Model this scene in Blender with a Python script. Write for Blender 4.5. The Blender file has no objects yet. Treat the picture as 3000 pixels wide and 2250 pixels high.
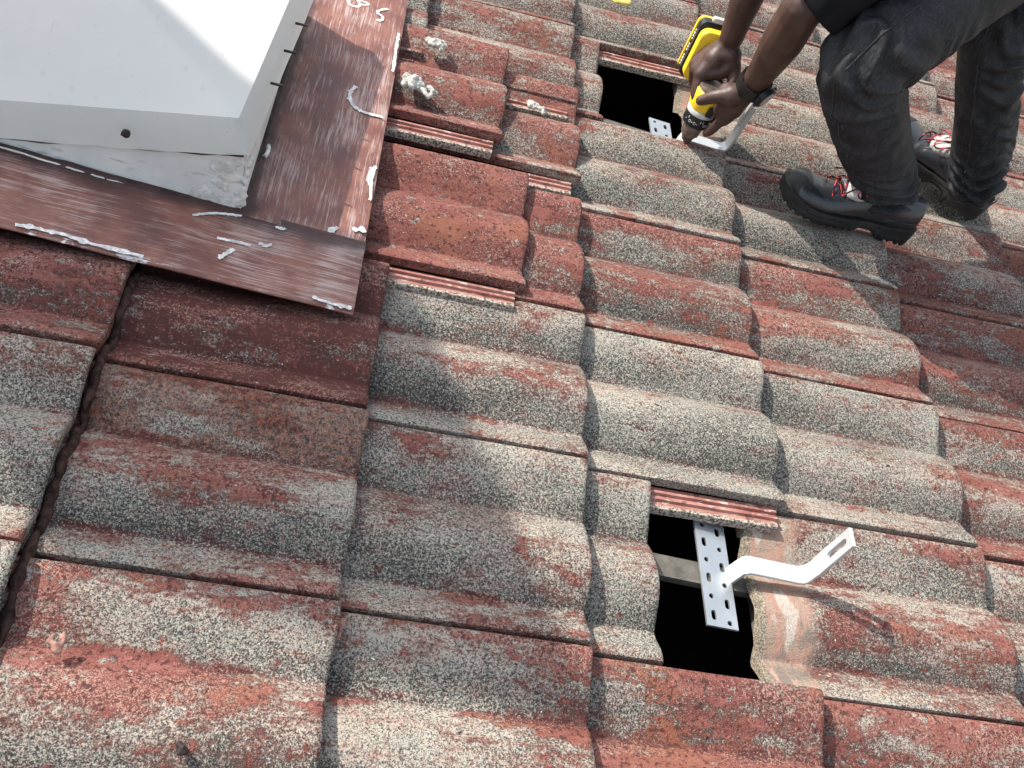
import bpy, bmesh, math, random
import numpy as np
from mathutils import Matrix, Vector, noise, geometry
random.seed(4)
rng = np.random.default_rng(4)
sc = bpy.context.scene
COL = sc.collection
# ------------------------------------------------------------------ camera, light, exposure
# Everything is designed in the frame of the roof slope (u down the slope, v along the eaves, n out of the roof).
PITCH = math.radians(20)
MX = Matrix.Translation((0, 0, 4)) @ Matrix.Rotation(PITCH, 4, 'Y')
CAM_R = ((0.9461923694, 0.0252764762, 0.3226160254), (0.2284607102, -0.7582378826, -0.6106398426), (0.2291848685, 0.6514878458, -0.7232135804))
CAM_C = (0.5538634560, -0.6052729016, 1.1236764568)
cam = bpy.data.cameras.new('camera'); cam.sensor_width = 36; cam.lens = 36; cam.clip_start = 0.05; cam.clip_end = 500
co = bpy.data.objects.new('camera', cam); COL.objects.link(co)
r_, d_, f_ = CAM_R
co.matrix_world = MX @ Matrix(((r_[0], -d_[0], -f_[0], CAM_C[0]), (r_[1], -d_[1], -f_[1], CAM_C[1]), (r_[2], -d_[2], -f_[2], CAM_C[2]), (0, 0, 0, 1)))
sc.camera = co
SUN_N = Vector((-0.148, 0.075, 0.138)).normalized()            # towards the sun, roof frame
SUN_W = (MX.to_3x3() @ SUN_N).normalized()
sun = bpy.data.lights.new('sun', 'SUN'); sun.energy = 3.8; sun.angle = math.radians(0.55); sun.color = (1.0, 0.93, 0.83)
so = bpy.data.objects.new('sun', sun); COL.objects.link(so)
so.rotation_euler = SUN_W.to_track_quat('Z', 'Y').to_euler(); so.location = (0, 0, 12)
world = bpy.data.worlds.new("World"); sc.world = world; world.use_nodes = True
wn = world.node_tree; sky = wn.nodes.new('ShaderNodeTexSky'); sky.sky_type = 'NISHITA'; sky.sun_disc = False
sky.sun_elevation = math.asin(SUN_W.z); sky.sun_rotation = math.atan2(SUN_W.x, SUN_W.y)
sky.air_density = 1.6; sky.dust_density = 3.5; sky.ozone_density = 1.0
hs = wn.nodes.new('ShaderNodeHueSaturation'); hs.inputs['Saturation'].default_value = 0.6
wn.links.new(sky.outputs[0], hs.inputs['Color']); wn.links.new(hs.outputs[0], wn.nodes['Background'].inputs[0]); wn.nodes['Background'].inputs[1].default_value = 0.15
sc.view_settings.view_transform = 'Standard'; sc.view_settings.look = 'None'
sc.view_settings.exposure = 0.88; sc.view_settings.gamma = 1
sc.render.film_transparent = False
sc.cycles.max_bounces = 6; sc.cycles.diffuse_bounces = 3; sc.cycles.transparent_max_bounces = 4

# ------------------------------------------------------------------ node helpers
class NT:
    def __init__(s, name):
        s.m = bpy.data.materials.new(name); s.m.use_nodes = True; s.t = s.m.node_tree; s.t.nodes.clear()
        s.out = s.t.nodes.new('ShaderNodeOutputMaterial'); s.b = s.t.nodes.new('ShaderNodeBsdfPrincipled')
        s.t.links.new(s.b.outputs[0], s.out.inputs[0])
    def put(s, sock, v):
        if v is None: return
        if hasattr(v, 'is_linked'): s.t.links.new(v, sock)
        elif sock.type == 'RGBA' and len(v) == 3: sock.default_value = (*v, 1)
        else: sock.default_value = v
    def math(s, op, a, b=0.0, c=None, clamp=False):
        n = s.t.nodes.new('ShaderNodeMath'); n.operation = op; n.use_clamp = clamp
        s.put(n.inputs[0], a); s.put(n.inputs[1], b); s.put(n.inputs[2], c); return n.outputs[0]
    def mix(s, f, a, b, mode='MIX'):
        n = s.t.nodes.new('ShaderNodeMix'); n.data_type = 'RGBA'; n.blend_type = mode
        s.put(n.inputs[0], f); s.put(n.inputs[6], a); s.put(n.inputs[7], b); return n.outputs[2]
    def obj(s): return s.t.nodes.new('ShaderNodeTexCoord').outputs['Object']
    def xyz(s, v):
        n = s.t.nodes.new('ShaderNodeSeparateXYZ'); s.put(n.inputs[0], v); return n.outputs
    def comb(s, x, y, z):
        n = s.t.nodes.new('ShaderNodeCombineXYZ'); s.put(n.inputs[0], x); s.put(n.inputs[1], y); s.put(n.inputs[2], z); return n.outputs[0]
    def vmul(s, v, k):
        n = s.t.nodes.new('ShaderNodeVectorMath'); n.operation = 'MULTIPLY'; s.put(n.inputs[0], v); s.put(n.inputs[1], k); return n.outputs[0]
    def vadd(s, v, k):
        n = s.t.nodes.new('ShaderNodeVectorMath'); n.operation = 'ADD'; s.put(n.inputs[0], v); s.put(n.inputs[1], k); return n.outputs[0]
    def noise(s, v, scale, detail=3, rough=0.55, dist=0.0):
        n = s.t.nodes.new('ShaderNodeTexNoise'); s.put(n.inputs['Vector'], v); n.inputs['Scale'].default_value = scale
        n.inputs['Detail'].default_value = detail; n.inputs['Roughness'].default_value = rough; n.inputs['Distortion'].default_value = dist
        return n.outputs[0]
    def voro(s, v, scale, feat='F1'):
        n = s.t.nodes.new('ShaderNodeTexVoronoi'); n.feature = feat; s.put(n.inputs['Vector'], v); n.inputs['Scale'].default_value = scale; return n.outputs[0]
    def ramp(s, f, stops, interp='LINEAR'):
        n = s.t.nodes.new('ShaderNodeValToRGB'); n.color_ramp.interpolation = interp; s.put(n.inputs[0], f); e = n.color_ramp.elements
        while len(e) < len(stops): e.new(0.5)
        for el, (p, c) in zip(e, stops):
            el.position = p; el.color = (c, c, c, 1) if isinstance(c, (int, float)) else (*c, 1)
        return n.outputs[0]
    def step(s, f, lo, hi):
        n = s.t.nodes.new('ShaderNodeMapRange'); n.interpolation_type = 'SMOOTHSTEP'; s.put(n.inputs[0], f); s.put(n.inputs[1], lo); s.put(n.inputs[2], hi)
        return n.outputs[0]
    def oattr(s, name):
        n = s.t.nodes.new('ShaderNodeAttribute'); n.attribute_type = 'OBJECT'; n.attribute_name = name; return n.outputs['Fac']
    def rnd(s): return s.t.nodes.new('ShaderNodeObjectInfo').outputs['Random']
    def bump(s, h, strength=0.5, dist=0.002):
        n = s.t.nodes.new('ShaderNodeBump'); n.inputs['Strength'].default_value = strength; n.inputs['Distance'].default_value = dist
        s.put(n.inputs['Height'], h); s.t.links.new(n.outputs[0], s.b.inputs['Normal'])
    def fin(s, col=None, rough=0.8, spec=0.3, metal=0.0):
        s.put(s.b.inputs['Base Color'], col); s.put(s.b.inputs['Roughness'], rough); s.b.inputs['Specular IOR Level'].default_value = spec
        s.put(s.b.inputs['Metallic'], metal); return s.m

def simple(name, col, rough=0.6, spec=0.3, metal=0.0, var=0.25, scale=60, bump=0.0, dist=0.001):
    m = NT(name); p = m.obj(); n = m.noise(p, scale, 4)
    c = m.mix(m.step(n, 0.3, 0.7), tuple(x * (1 - var) for x in col), tuple(min(1, x * (1 + var)) for x in col))
    if bump: m.bump(m.noise(p, scale * 2, 3), bump, dist)
    return m.fin(c, rough, spec, metal)

def tile_material():
    m = NT('weathered_tile'); P = m.obj(); x, y, z = m.xyz(P)
    t = m.math('MULTIPLY', y, -1.0); rn = m.rnd()
    Q = m.vadd(P, m.comb(m.math('MULTIPLY', rn, 37.0), m.math('MULTIPLY', rn, 91.0), m.math('MULTIPLY', rn, 17.0)))
    S = m.vmul(Q, (0.42, 1.0, 1.0)); S2 = m.vmul(Q, (0.16, 1.0, 1.0))
    patch = m.noise(S, 11, 5, 0.6); mid = m.noise(S, 42, 4, 0.62); strk = m.noise(S2, 60, 4, 0.65); spot = m.noise(Q, 95, 3, 0.6)
    grain = m.noise(Q, 520, 2, 0.6); g2 = m.noise(m.vadd(Q, (5, 3, 1)), 250, 3, 0.6)
    tn = m.math('DIVIDE', t, 0.3)
    bias = m.ramp(tn, [(0.0, .60), (0.08, .60), (0.18, .44), (0.28, .40), (0.325, .60), (0.42, .60), (0.54, .55), (0.68, .42), (0.78, .38), (0.81, .58), (0.90, .56), (1.0, .60)])
    wear = m.oattr('wear')
    f = m.math('MULTIPLY_ADD', patch, 0.95, m.math('MULTIPLY', mid, 0.60))
    f = m.math('MULTIPLY_ADD', strk, 0.42, f)
    f = m.math('MULTIPLY_ADD', spot, 0.45, f)
    f = m.math('MULTIPLY_ADD', bias, 0.75, f)
    f = m.math('MULTIPLY_ADD', grain, 0.40, f); f = m.math('MULTIPLY_ADD', wear, 0.66, f)          # paint left on the tile
    red_hard = m.step(f, 2.145, 2.215)
    red_soft = m.step(f, 1.91, 2.20)
    dk = m.noise(S, 9, 5, 0.62)
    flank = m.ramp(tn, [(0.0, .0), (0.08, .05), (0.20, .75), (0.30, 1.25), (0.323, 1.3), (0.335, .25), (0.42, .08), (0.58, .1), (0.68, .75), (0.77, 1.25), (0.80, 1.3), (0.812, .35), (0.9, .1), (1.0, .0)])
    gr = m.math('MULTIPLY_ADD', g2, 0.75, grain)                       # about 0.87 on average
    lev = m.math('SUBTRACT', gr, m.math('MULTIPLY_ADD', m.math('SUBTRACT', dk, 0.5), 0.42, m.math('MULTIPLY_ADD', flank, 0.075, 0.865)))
    big = m.noise(Q, 6, 3, 0.5); warm = m.step(big, 0.35, 0.65)
    light = m.mix(warm, (0.40, 0.362, 0.30), (0.335, 0.325, 0.28))
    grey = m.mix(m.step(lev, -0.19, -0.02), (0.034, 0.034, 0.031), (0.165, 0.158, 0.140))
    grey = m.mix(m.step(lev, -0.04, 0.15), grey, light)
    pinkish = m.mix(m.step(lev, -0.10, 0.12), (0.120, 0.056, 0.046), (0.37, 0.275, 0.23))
    grey = m.mix(m.math('MULTIPLY', red_soft, 0.62), grey, pinkish)
    solid = m.step(m.noise(S, 24, 4, 0.65), 0.46, 0.58)
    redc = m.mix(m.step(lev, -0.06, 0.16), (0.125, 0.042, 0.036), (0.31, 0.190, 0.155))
    redc = m.mix(m.math('MULTIPLY', solid, 0.72), redc, m.mix(m.step(m.noise(S, 60, 3), 0.4, 0.6), (0.165, 0.054, 0.045), (0.240, 0.094, 0.077)))
    redc = m.mix(m.math('MULTIPLY', m.step(m.noise(Q, 8, 2), 0.54, 0.74), 0.5), redc, (0.22, 0.088, 0.048))
    redc = m.mix(m.math('MULTIPLY', m.step(m.noise(m.vadd(Q, (9, 9, 9)), 150, 3), 0.56, 0.62), 0.8), redc, (0.050, 0.020, 0.019))
    flake = m.step(m.math('MULTIPLY_ADD', wear, 0.10, m.noise(m.vadd(m.vmul(Q, (.55, 1, 1)), (1, 5, 2)), 75, 4, 0.6)), 0.70, 0.72)
    crust = m.step(m.noise(m.vadd(Q, (7, 1, 2)), 48, 4, 0.62), 0.62, 0.66)
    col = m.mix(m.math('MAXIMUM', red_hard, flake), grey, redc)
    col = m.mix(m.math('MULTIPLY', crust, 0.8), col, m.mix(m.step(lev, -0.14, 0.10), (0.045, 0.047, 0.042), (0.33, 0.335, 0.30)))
    # rust-orange algae on one roll
    ru = m.math('MULTIPLY', m.oattr('rust'), m.math('MULTIPLY', m.step(t, 0.108, 0.090), m.step(m.noise(S, 14, 3), 0.32, 0.48)))
    col = m.mix(m.math('MULTIPLY', ru, 0.6), col, m.mix(m.step(m.noise(Q, 135, 4, 0.65), 0.46, 0.54), (0.200, 0.072, 0.042), (0.050, 0.021, 0.018)))
    # dark paint residue left along the creases, grainy
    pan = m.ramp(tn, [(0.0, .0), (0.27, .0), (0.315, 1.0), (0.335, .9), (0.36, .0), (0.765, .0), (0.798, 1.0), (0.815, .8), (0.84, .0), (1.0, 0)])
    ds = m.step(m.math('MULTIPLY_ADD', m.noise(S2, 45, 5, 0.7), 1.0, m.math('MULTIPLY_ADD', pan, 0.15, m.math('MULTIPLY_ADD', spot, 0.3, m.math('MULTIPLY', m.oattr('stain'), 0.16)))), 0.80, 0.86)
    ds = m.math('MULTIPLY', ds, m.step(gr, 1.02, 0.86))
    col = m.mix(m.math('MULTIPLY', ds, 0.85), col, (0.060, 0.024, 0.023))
    # brown paint spilled from the flashing
    sp = m.step(m.math('ADD', m.noise(S, 24, 5, 0.65), m.math('MULTIPLY', m.oattr('stain'), 0.22)), 0.66, 0.73)
    sp = m.math('MULTIPLY', sp, m.step(m.noise(m.vadd(Q, (2, 7, 4)), 150, 4, 0.7), 0.40, 0.47))
    col = m.mix(m.math('MULTIPLY', sp, m.math('MINIMUM', m.oattr('stain'), 1.0)), col, (0.085, 0.032, 0.028))
    # white lime specks and pits
    col = m.mix(m.step(m.noise(m.vadd(Q, (1, 8, 3)), 210, 1, 0.4), 0.79, 0.83), col, (0.62, 0.61, 0.57))
    col = m.mix(m.step(m.noise(m.vadd(Q, (4, 2, 6)), 70, 2, 0.5), 0.74, 0.77), col, (0.03, 0.02, 0.02))
    # head of the tile that the next course used to cover: clean cement with pink paint dust
    hd = m.step(m.math('ADD', x, m.math('MULTIPLY', m.math('SUBTRACT', m.noise(Q, 22, 3), 0.5), 0.06)), -0.318, -0.352)
    hd = m.math('MULTIPLY', hd, m.oattr('bare'))
    B = m.vmul(Q, (1.0, 0.35, 0.35))
    hc = m.mix(m.step(m.noise(B, 55, 4, 0.6), 0.38, 0.62), (0.30, 0.235, 0.185), (0.37, 0.215, 0.165))
    hc = m.mix(m.math('MULTIPLY', m.step(m.noise(m.vadd(B, (3, 3, 3)), 30, 3), 0.50, 0.60), 0.85), hc, (0.175, 0.155, 0.135))
    hc = m.mix(m.math('MULTIPLY', m.step(m.noise(m.vadd(B, (6, 1, 3)), 38, 3), 0.56, 0.66), 0.8), hc, (0.46, 0.42, 0.37))
    hc = m.mix(m.math('MULTIPLY', m.step(gr, 0.95, 0.74), 0.35), hc, (0.13, 0.10, 0.082))
    raw = m.step(m.math('ADD', x, m.math('MULTIPLY', m.math('SUBTRACT', m.noise(Q, 90, 3), 0.5), 0.012)), -0.405, -0.411)
    hc = m.mix(raw, hc, m.mix(m.step(gr, 0.76, 0.98), (0.12, 0.10, 0.075), (0.33, 0.285, 0.22)))
    col = m.mix(hd, col, hc)
    # broken / raw edges of the nose
    hgt = m.math('MULTIPLY_ADD', grain, 0.7, m.math('MULTIPLY_ADD', mid, 0.8, m.math('MULTIPLY', red_hard, 0.25)))
    m.bump(hgt, 0.85, 0.0026)
    return m.fin(col, 0.9, 0.2)

def terracotta_material():
    m = NT('unweathered_channel'); P = m.obj(); S = m.vmul(P, (0.3, 1, 1)); rn = m.rnd()
    S = m.vadd(S, m.comb(m.math('MULTIPLY', rn, 30), 0.0, m.math('MULTIPLY', rn, 13)))
    c = m.mix(m.step(m.noise(S, 60, 4), 0.35, 0.65), (0.245, 0.100, 0.080), (0.36, 0.185, 0.155))
    c = m.mix(m.step(m.noise(m.vmul(P, (.5, 1, 1)), 90, 4, 0.65), 0.52, 0.64), c, (0.46, 0.37, 0.32))
    c = m.mix(m.math('MULTIPLY', m.step(m.noise(m.vadd(P, (4, 4, 4)), 40, 4, 0.65), 0.52, 0.64), 0.8), c, (0.085, 0.045, 0.038))
    y = m.xyz(P)[1]
    edge = m.step(m.math('ADD', m.math('MULTIPLY', y, -1.0), m.math('MULTIPLY', m.math('SUBTRACT', m.noise(P, 110, 3), 0.5), 0.012)), 0.329, 0.335)
    c = m.mix(edge, c, m.mix(m.step(m.noise(P, 260, 2), 0.42, 0.56), (0.10, 0.085, 0.07), (0.42, 0.36, 0.30)))
    m.bump(m.noise(P, 200, 3), 0.4, 0.0015)
    return m.fin(c, 0.88, 0.2)

def flashing_material(name, axis, out_lo, out_hi, edge_axis, wadd, tar_lo, tar_hi):
    """brown paint brushed thinly over white metal; axis = brush direction (0 = u, 1 = v)"""
    m = NT(name); P = m.obj(); xyz = m.xyz(P)
    k = (0.035, 1.0, 1.0) if axis == 0 else (1.0, 0.035, 1.0)
    warp = m.vadd(P, m.vmul(m.comb(m.noise(P, 5, 2), m.noise(m.vadd(P, (3, 1, 2)), 5, 2), 0.0), (0.014, 0.014, 0.0)))
    S = m.vmul(warp, k)
    st = m.noise(S, 420, 5, 0.75); st2 = m.noise(m.vadd(S, (4, 2, 1)), 130, 4, 0.6); blot = m.noise(P, 9, 4, 0.6); b2 = m.noise(m.vadd(P, (7, 3, 1)), 22, 4, 0.6)
    c = m.mix(m.step(b2, 0.36, 0.62), (0.150, 0.056, 0.044), (0.215, 0.092, 0.070))
    c = m.mix(m.math('MULTIPLY', m.step(m.noise(m.vadd(P, (2, 9, 1)), 7, 3), 0.5, 0.68), 0.65), c, (0.085, 0.036, 0.034))
    thin = m.math('MULTIPLY_ADD', blot, 0.55, m.math('MULTIPLY_ADD', st, 0.8, m.math('MULTIPLY', st2, 0.35)))
    c = m.mix(m.math('MULTIPLY', m.step(thin, 0.82, 1.02), 0.62), c, (0.50, 0.41, 0.385))
    e = xyz[edge_axis]
    d = m.step(e, out_lo, out_hi)                                # 1 at the outer edge, where bare white metal shows
    w = m.math('ADD', m.math('MULTIPLY', d, 0.34), m.math('MULTIPLY_ADD', m.noise(m.vmul(P, (1, 1, 1)), 10, 5, 0.65), 0.62, m.math('MULTIPLY', st2, 0.3)))
    w = m.math('ADD', w, wadd)
    c = m.mix(m.step(w, 0.80, 0.83), c, (0.74, 0.73, 0.72))
    tb = xyz[edge_axis]; td = m.step(m.math('ADD', tb, m.math('MULTIPLY', m.math('SUBTRACT', m.noise(P, 12, 4, 0.6), 0.5), 0.05)), tar_lo, tar_hi)
    c = m.mix(m.math('MULTIPLY', td, 0.88), c, (0.038, 0.020, 0.020))
    m.bump(m.math('MULTIPLY_ADD', st, 0.6, m.math('MULTIPLY', b2, 0.6)), 0.35, 0.0015)
    return m.fin(c, m.step(b2, -0.6, 1.4), 0.4)

def skylight_material(nm, k):
    m = NT(nm); P = m.obj()
    c = m.mix(m.step(m.noise(P, 4, 4), 0.3, 0.7), tuple(k * q for q in (0.80, 0.825, 0.815)), tuple(k * q for q in (0.88, 0.885, 0.865)))
    sc_ = m.noise(m.vmul(P, (1, 0.3, 1)), 60, 3, 0.6)
    c = m.mix(m.math('MULTIPLY', m.step(sc_, 0.62, 0.78), 0.35), c, (0.55, 0.53, 0.5))
    c = m.mix(m.math('MULTIPLY', m.step(m.noise(P, 240, 1), 0.77, 0.82), 0.5), c, (0.4, 0.38, 0.34))
    m.bump(m.noise(P, 160, 3), 0.12, 0.001)
    tr = m.t.nodes.new('ShaderNodeBsdfTranslucent'); m.put(tr.inputs[0], c); mx = m.t.nodes.new('ShaderNodeMixShader'); mx.inputs[0].default_value = 0.50
    m.t.links.new(m.b.outputs[0], mx.inputs[1]); m.t.links.new(tr.outputs[0], mx.inputs[2]); m.t.links.new(mx.outputs[0], m.out.inputs[0])
    return m.fin(c, 0.5, 0.4)

def upstand_material():
    m = NT('white_painted_upstand'); P = m.obj(); z = m.xyz(P)[2]
    c = m.mix(m.step(m.noise(P, 14, 4), 0.35, 0.7), (0.60, 0.61, 0.60), (0.70, 0.70, 0.69))
    dirt = m.math('MULTIPLY', m.step(m.noise(m.vmul(P, (0.35, 0.35, 1.2)), 55, 5, 0.7), 0.56, 0.68), 0.7)
    c = m.mix(dirt, c, (0.36, 0.34, 0.31))
    m.bump(m.noise(P, 120, 3), 0.2, 0.001)
    return m.fin(c, 0.6, 0.35)

def denim_material():
    m = NT('black_denim'); P = m.obj(); n = m.noise(P, 14, 5, 0.6)
    c = m.mix(m.step(n, 0.32, 0.72), (0.0085, 0.0095, 0.0115), (0.026, 0.028, 0.032))
    w = m.noise(m.vmul(P, (1, 1, 0.25)), 300, 2, 0.6)
    c = m.mix(m.math('MULTIPLY', m.step(w, 0.5, 0.68), 0.5), c, (0.055, 0.058, 0.064))
    cr = m.noise(m.vmul(P, (1, 1, 1.8)), 26, 4, 0.55, 1.2)
    c = m.mix(m.math('MULTIPLY', m.step(cr, 0.56, 0.70), 0.18), c, (0.050, 0.053, 0.058))  # paler crease ridges: fold highlights put into the denim colour
    m.bump(m.math('MULTIPLY_ADD', w, 0.25, m.math('MULTIPLY', cr, 0.6)), 0.45, 0.003)
    return m.fin(c, 0.7, 0.3)

def skin_material():
    m = NT('brown_skin'); P = m.obj()
    c = m.mix(m.step(m.noise(P, 25, 4, 0.6), 0.35, 0.65), (0.046, 0.023, 0.017), (0.075, 0.041, 0.031))
    c = m.mix(m.math('MULTIPLY', m.step(m.noise(P, 200, 2), 0.6, 0.7), 0.3), c, (0.06, 0.026, 0.018))
    m.bump(m.math('MULTIPLY_ADD', m.noise(P, 260, 2), 0.4, m.noise(m.vmul(P, (1, 1, .4)), 70, 3)), 0.4, 0.0018)
    m.b.inputs['Coat Weight'].default_value = 0.0; m.b.inputs['Subsurface Weight'].default_value = 0.05; m.b.inputs['Subsurface Radius'].default_value = (0.006, 0.003, 0.0015)
    return m.fin(c, 0.5, 0.45)

def brick_material():
    m = NT('added_chimney_brick'); n = m.t.nodes.new('ShaderNodeTexBrick'); P = m.obj(); x, y, z = m.xyz(P)
    m.put(n.inputs['Vector'], m.comb(m.math('ADD', x, y), z, 0.0)); n.inputs['Scale'].default_value = 4.5
    n.inputs['Color1'].default_value = (.30, .13, .09, 1); n.inputs['Color2'].default_value = (.22, .10, .07, 1); n.inputs['Mortar'].default_value = (.4, .38, .35, 1)
    return m.fin(n.outputs[0], 0.9, 0.2)

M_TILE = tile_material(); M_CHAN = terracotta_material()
M_APRON = flashing_material('brushed_brown_paint_along', 0, -0.118, -0.150, 1, 0.0, -0.040, -0.008)
M_SIDE = flashing_material('brushed_brown_paint_across', 1, 0.158, 0.192, 0, -0.06, 0.030, 0.006)
M_DOME = skylight_material('white_acrylic', 1.0); M_SKIRT = skylight_material('shaded_acrylic_skirt', .84); M_UP = upstand_material()  # skirt: dome acrylic made darker, its shade put into the colour
M_WHITE = simple('white_lime_paint', (0.62, 0.61, 0.59), 0.8, 0.2, var=0.3, scale=120)
M_CEMENT = simple('grey_mortar', (0.42, 0.41, 0.38), 0.95, 0.1, var=0.55, scale=170, bump=0.9, dist=0.003)
M_PINKMORTAR = simple('pinkish_mortar', (0.30, 0.17, 0.135), 0.95, 0.1, var=0.3, scale=90, bump=0.6, dist=0.002)
M_DIRT = simple('dark_joint_dirt', (0.055, 0.032, 0.027), 0.95, 0.1, var=0.6, scale=70, bump=0.8, dist=0.003)
M_TAR = simple('dark_sealant', (0.045, 0.022, 0.020), 0.6, 0.4, var=0.5, scale=40, bump=0.6, dist=0.002)
M_RUST = simple('rusty_screw_metal', (0.025, 0.018, 0.015), 0.7, 0.3, var=0.4)
M_SEAL = simple('grey_white_sealant', (0.60, 0.59, 0.56), 0.65, 0.3, var=0.22, scale=60, bump=0.8, dist=0.004)
M_STEEL = simple('satin_steel', (0.44, 0.47, 0.49), 0.40, 0.5, metal=0.7, var=0.06, scale=30, bump=0.05)
M_STEELW = simple('bright_bead_blasted_steel', (0.50, 0.52, 0.53), 0.42, 0.5, metal=0.35, var=0.05, scale=40)
M_WOOD = simple('grey_roof_timber', (0.105, 0.098, 0.085), 0.85, 0.2, var=0.35, scale=35, bump=0.4)
M_DECK = simple('dark_attic_void', (0.006, 0.006, 0.006), 1.0, 0.0, var=0.2)  # near-black sheet: the darkness of the attic is put into its colour
M_DENIM = denim_material(); M_SKIN = skin_material()
M_STITCH = simple('grey_seam_thread', (0.045, 0.047, 0.05), 0.8, 0.2)
M_SHIRT = simple('black_cotton', (0.008, 0.008, 0.010), 0.9, 0.15, var=0.3, scale=40, bump=0.4, dist=0.003)
M_LEATHER = simple('black_grained_leather', (0.015, 0.018, 0.022), 0.32, 0.7, var=0.25, scale=120, bump=0.35, dist=0.0012)
M_SOLE = simple('black_rubber_sole', (0.014, 0.015, 0.016), 0.6, 0.35, var=0.35, scale=60, bump=0.25)
M_TONGUE = simple('silver_grey_tongue', (0.42, 0.42, 0.40), 0.6, 0.4, var=0.3, scale=150, bump=0.5)
M_EYE = simple('steel_eyelet', (0.7, 0.7, 0.7), 0.3, 0.5, metal=0.9)
M_REDTAG = simple('red_tag', (0.42, 0.03, 0.025), 0.6)
M_YEL = simple('yellow_drill_plastic', (0.80, 0.52, 0.025), 0.42, 0.45, var=0.06, scale=30)
M_BLK = simple('black_plastic', (0.012, 0.012, 0.013), 0.45, 0.4, var=0.2)
M_GREY = simple('light_grey_plastic', (0.45, 0.45, 0.43), 0.45, 0.4, var=0.12, scale=90)
M_CHUCK = simple('worn_chuck_metal', (0.16, 0.125, 0.105), 0.45, 0.5, metal=0.6, var=0.3, scale=60)
M_DIAL = simple('pale_watch_dial', (0.36, 0.35, 0.33), 0.3, 0.5, var=0.3, scale=200)
M_HAIR = simple('black_hair', (0.006, 0.005, 0.005), 0.6)
M_LEAF = simple('yellow_scrap_surface', (0.72, 0.60, 0.16), 0.7, var=0.2)
M_GROUND = simple('pale_concrete_yard', (0.36, 0.34, 0.31), 0.9, 0.2, var=0.2, scale=3)
M_BRICK = brick_material()
def lace_material():
    m = NT('red_flecked_black_lace'); P = m.obj()
    return m.fin(m.mix(m.step(m.noise(P, 150, 1, 0.3), 0.5, 0.54), (0.010, 0.009, 0.009), (0.50, 0.045, 0.07)), 0.8, 0.2)
M_LACE = lace_material()

# ------------------------------------------------------------------ mesh helpers
class G:
    """collects vertices and faces of one mesh"""
    def __init__(s): s.v = []; s.f = []
    def add(s, v, f):
        o = len(s.v); s.v += [tuple(map(float, p)) for p in v]; s.f += [tuple(o + i for i in q) for q in f]; return s
    def grid(s, rows, closed=False, cap=False):
        n = len(rows[0]); v = [p for r in rows for p in r]; f = []
        for i in range(len(rows) - 1):
            for j in range(n if closed else n - 1):
                a, b = i * n + j, i * n + (j + 1) % n; f.append((a, b, b + n, a + n))
        if cap: f.append(tuple(range(n))[::-1]); f.append(tuple((len(rows) - 1) * n + j for j in range(n)))
        return s.add(v, f)
    def box(s, c, d, R=None):
        c = Vector(c); v = []
        for x in (-.5, .5):
            for y in (-.5, .5):
                for z in (-.5, .5):
                    q = Vector((x * d[0], y * d[1], z * d[2])); v.append(c + (R @ q if R else q))
        return s.add(v, [(0, 1, 3, 2), (4, 6, 7, 5), (0, 4, 5, 1), (2, 3, 7, 6), (0, 2, 6, 4), (1, 5, 7, 3)])
    def tube(s, pts, rad, n=12, cap=True, flat=1.0, ref=None):
        pts = [Vector(p) for p in pts]
        if not hasattr(rad, '__len__'): rad = [rad] * len(pts)
        rows = []; prev = Vector(ref) if ref else None
        for i, p in enumerate(pts):
            d = (pts[min(i + 1, len(pts) - 1)] - pts[max(i - 1, 0)]).normalized()
            if prev is None: prev = Vector((0, 0, 1)) if abs(d.z) < .9 else Vector((1, 0, 0))
            a = (prev - d * prev.dot(d)).normalized(); b = d.cross(a); prev = a
            rows.append([p + a * (rad[i] * math.cos(2 * math.pi * k / n)) + b * (rad[i] * flat * math.sin(2 * math.pi * k / n)) for k in range(n)])
        return s.grid(rows, True, cap)
    def ball(s, c, r, n=12, m=8):
        c = Vector(c); r = r if hasattr(r, '__len__') else (r, r, r); rows = []
        for i in range(m + 1):
            th = math.pi * (0.02 + 0.96 * i / m); rows.append([c + Vector((r[0] * math.sin(th) * math.cos(2 * math.pi * k / n), r[1] * math.sin(th) * math.sin(2 * math.pi * k / n), -r[2] * math.cos(th))) for k in range(n)])
        return s.grid(rows, True, True)
    def lathe(s, prof, o, a, n=28):
        o = Vector(o); a = Vector(a).normalized(); x = a.orthogonal().normalized(); y = a.cross(x)
        rows = [[o + a * z + (x * math.cos(2 * math.pi * k / n) + y * math.sin(2 * math.pi * k / n)) * r for k in range(n)] for z, r in prof]
        return s.grid(rows, True, True)
    def limb(s, pts, rad, n=14):
        """closed rounded limb used as material for the voxel skin"""
        s.tube(pts, rad, n)
        for p, r in zip(pts, rad): s.ball(p, r * 0.99, n, 8)
        return s

def catmull(pts, k=6):
    pts = [np.array(p, float) for p in pts]; P = [2 * pts[0] - pts[1]] + pts + [2 * pts[-1] - pts[-2]]; out = []
    for i in range(1, len(P) - 2):
        for j in range(k):
            t = j / k; a, b, c, d = P[i - 1], P[i], P[i + 1], P[i + 2]
            out.append(0.5 * ((2 * b) + (c - a) * t + (2 * a - 5 * b + 4 * c - d) * t * t + (3 * b - a - 3 * c + d) * t ** 3))
    return out + [pts[-1]]

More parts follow.
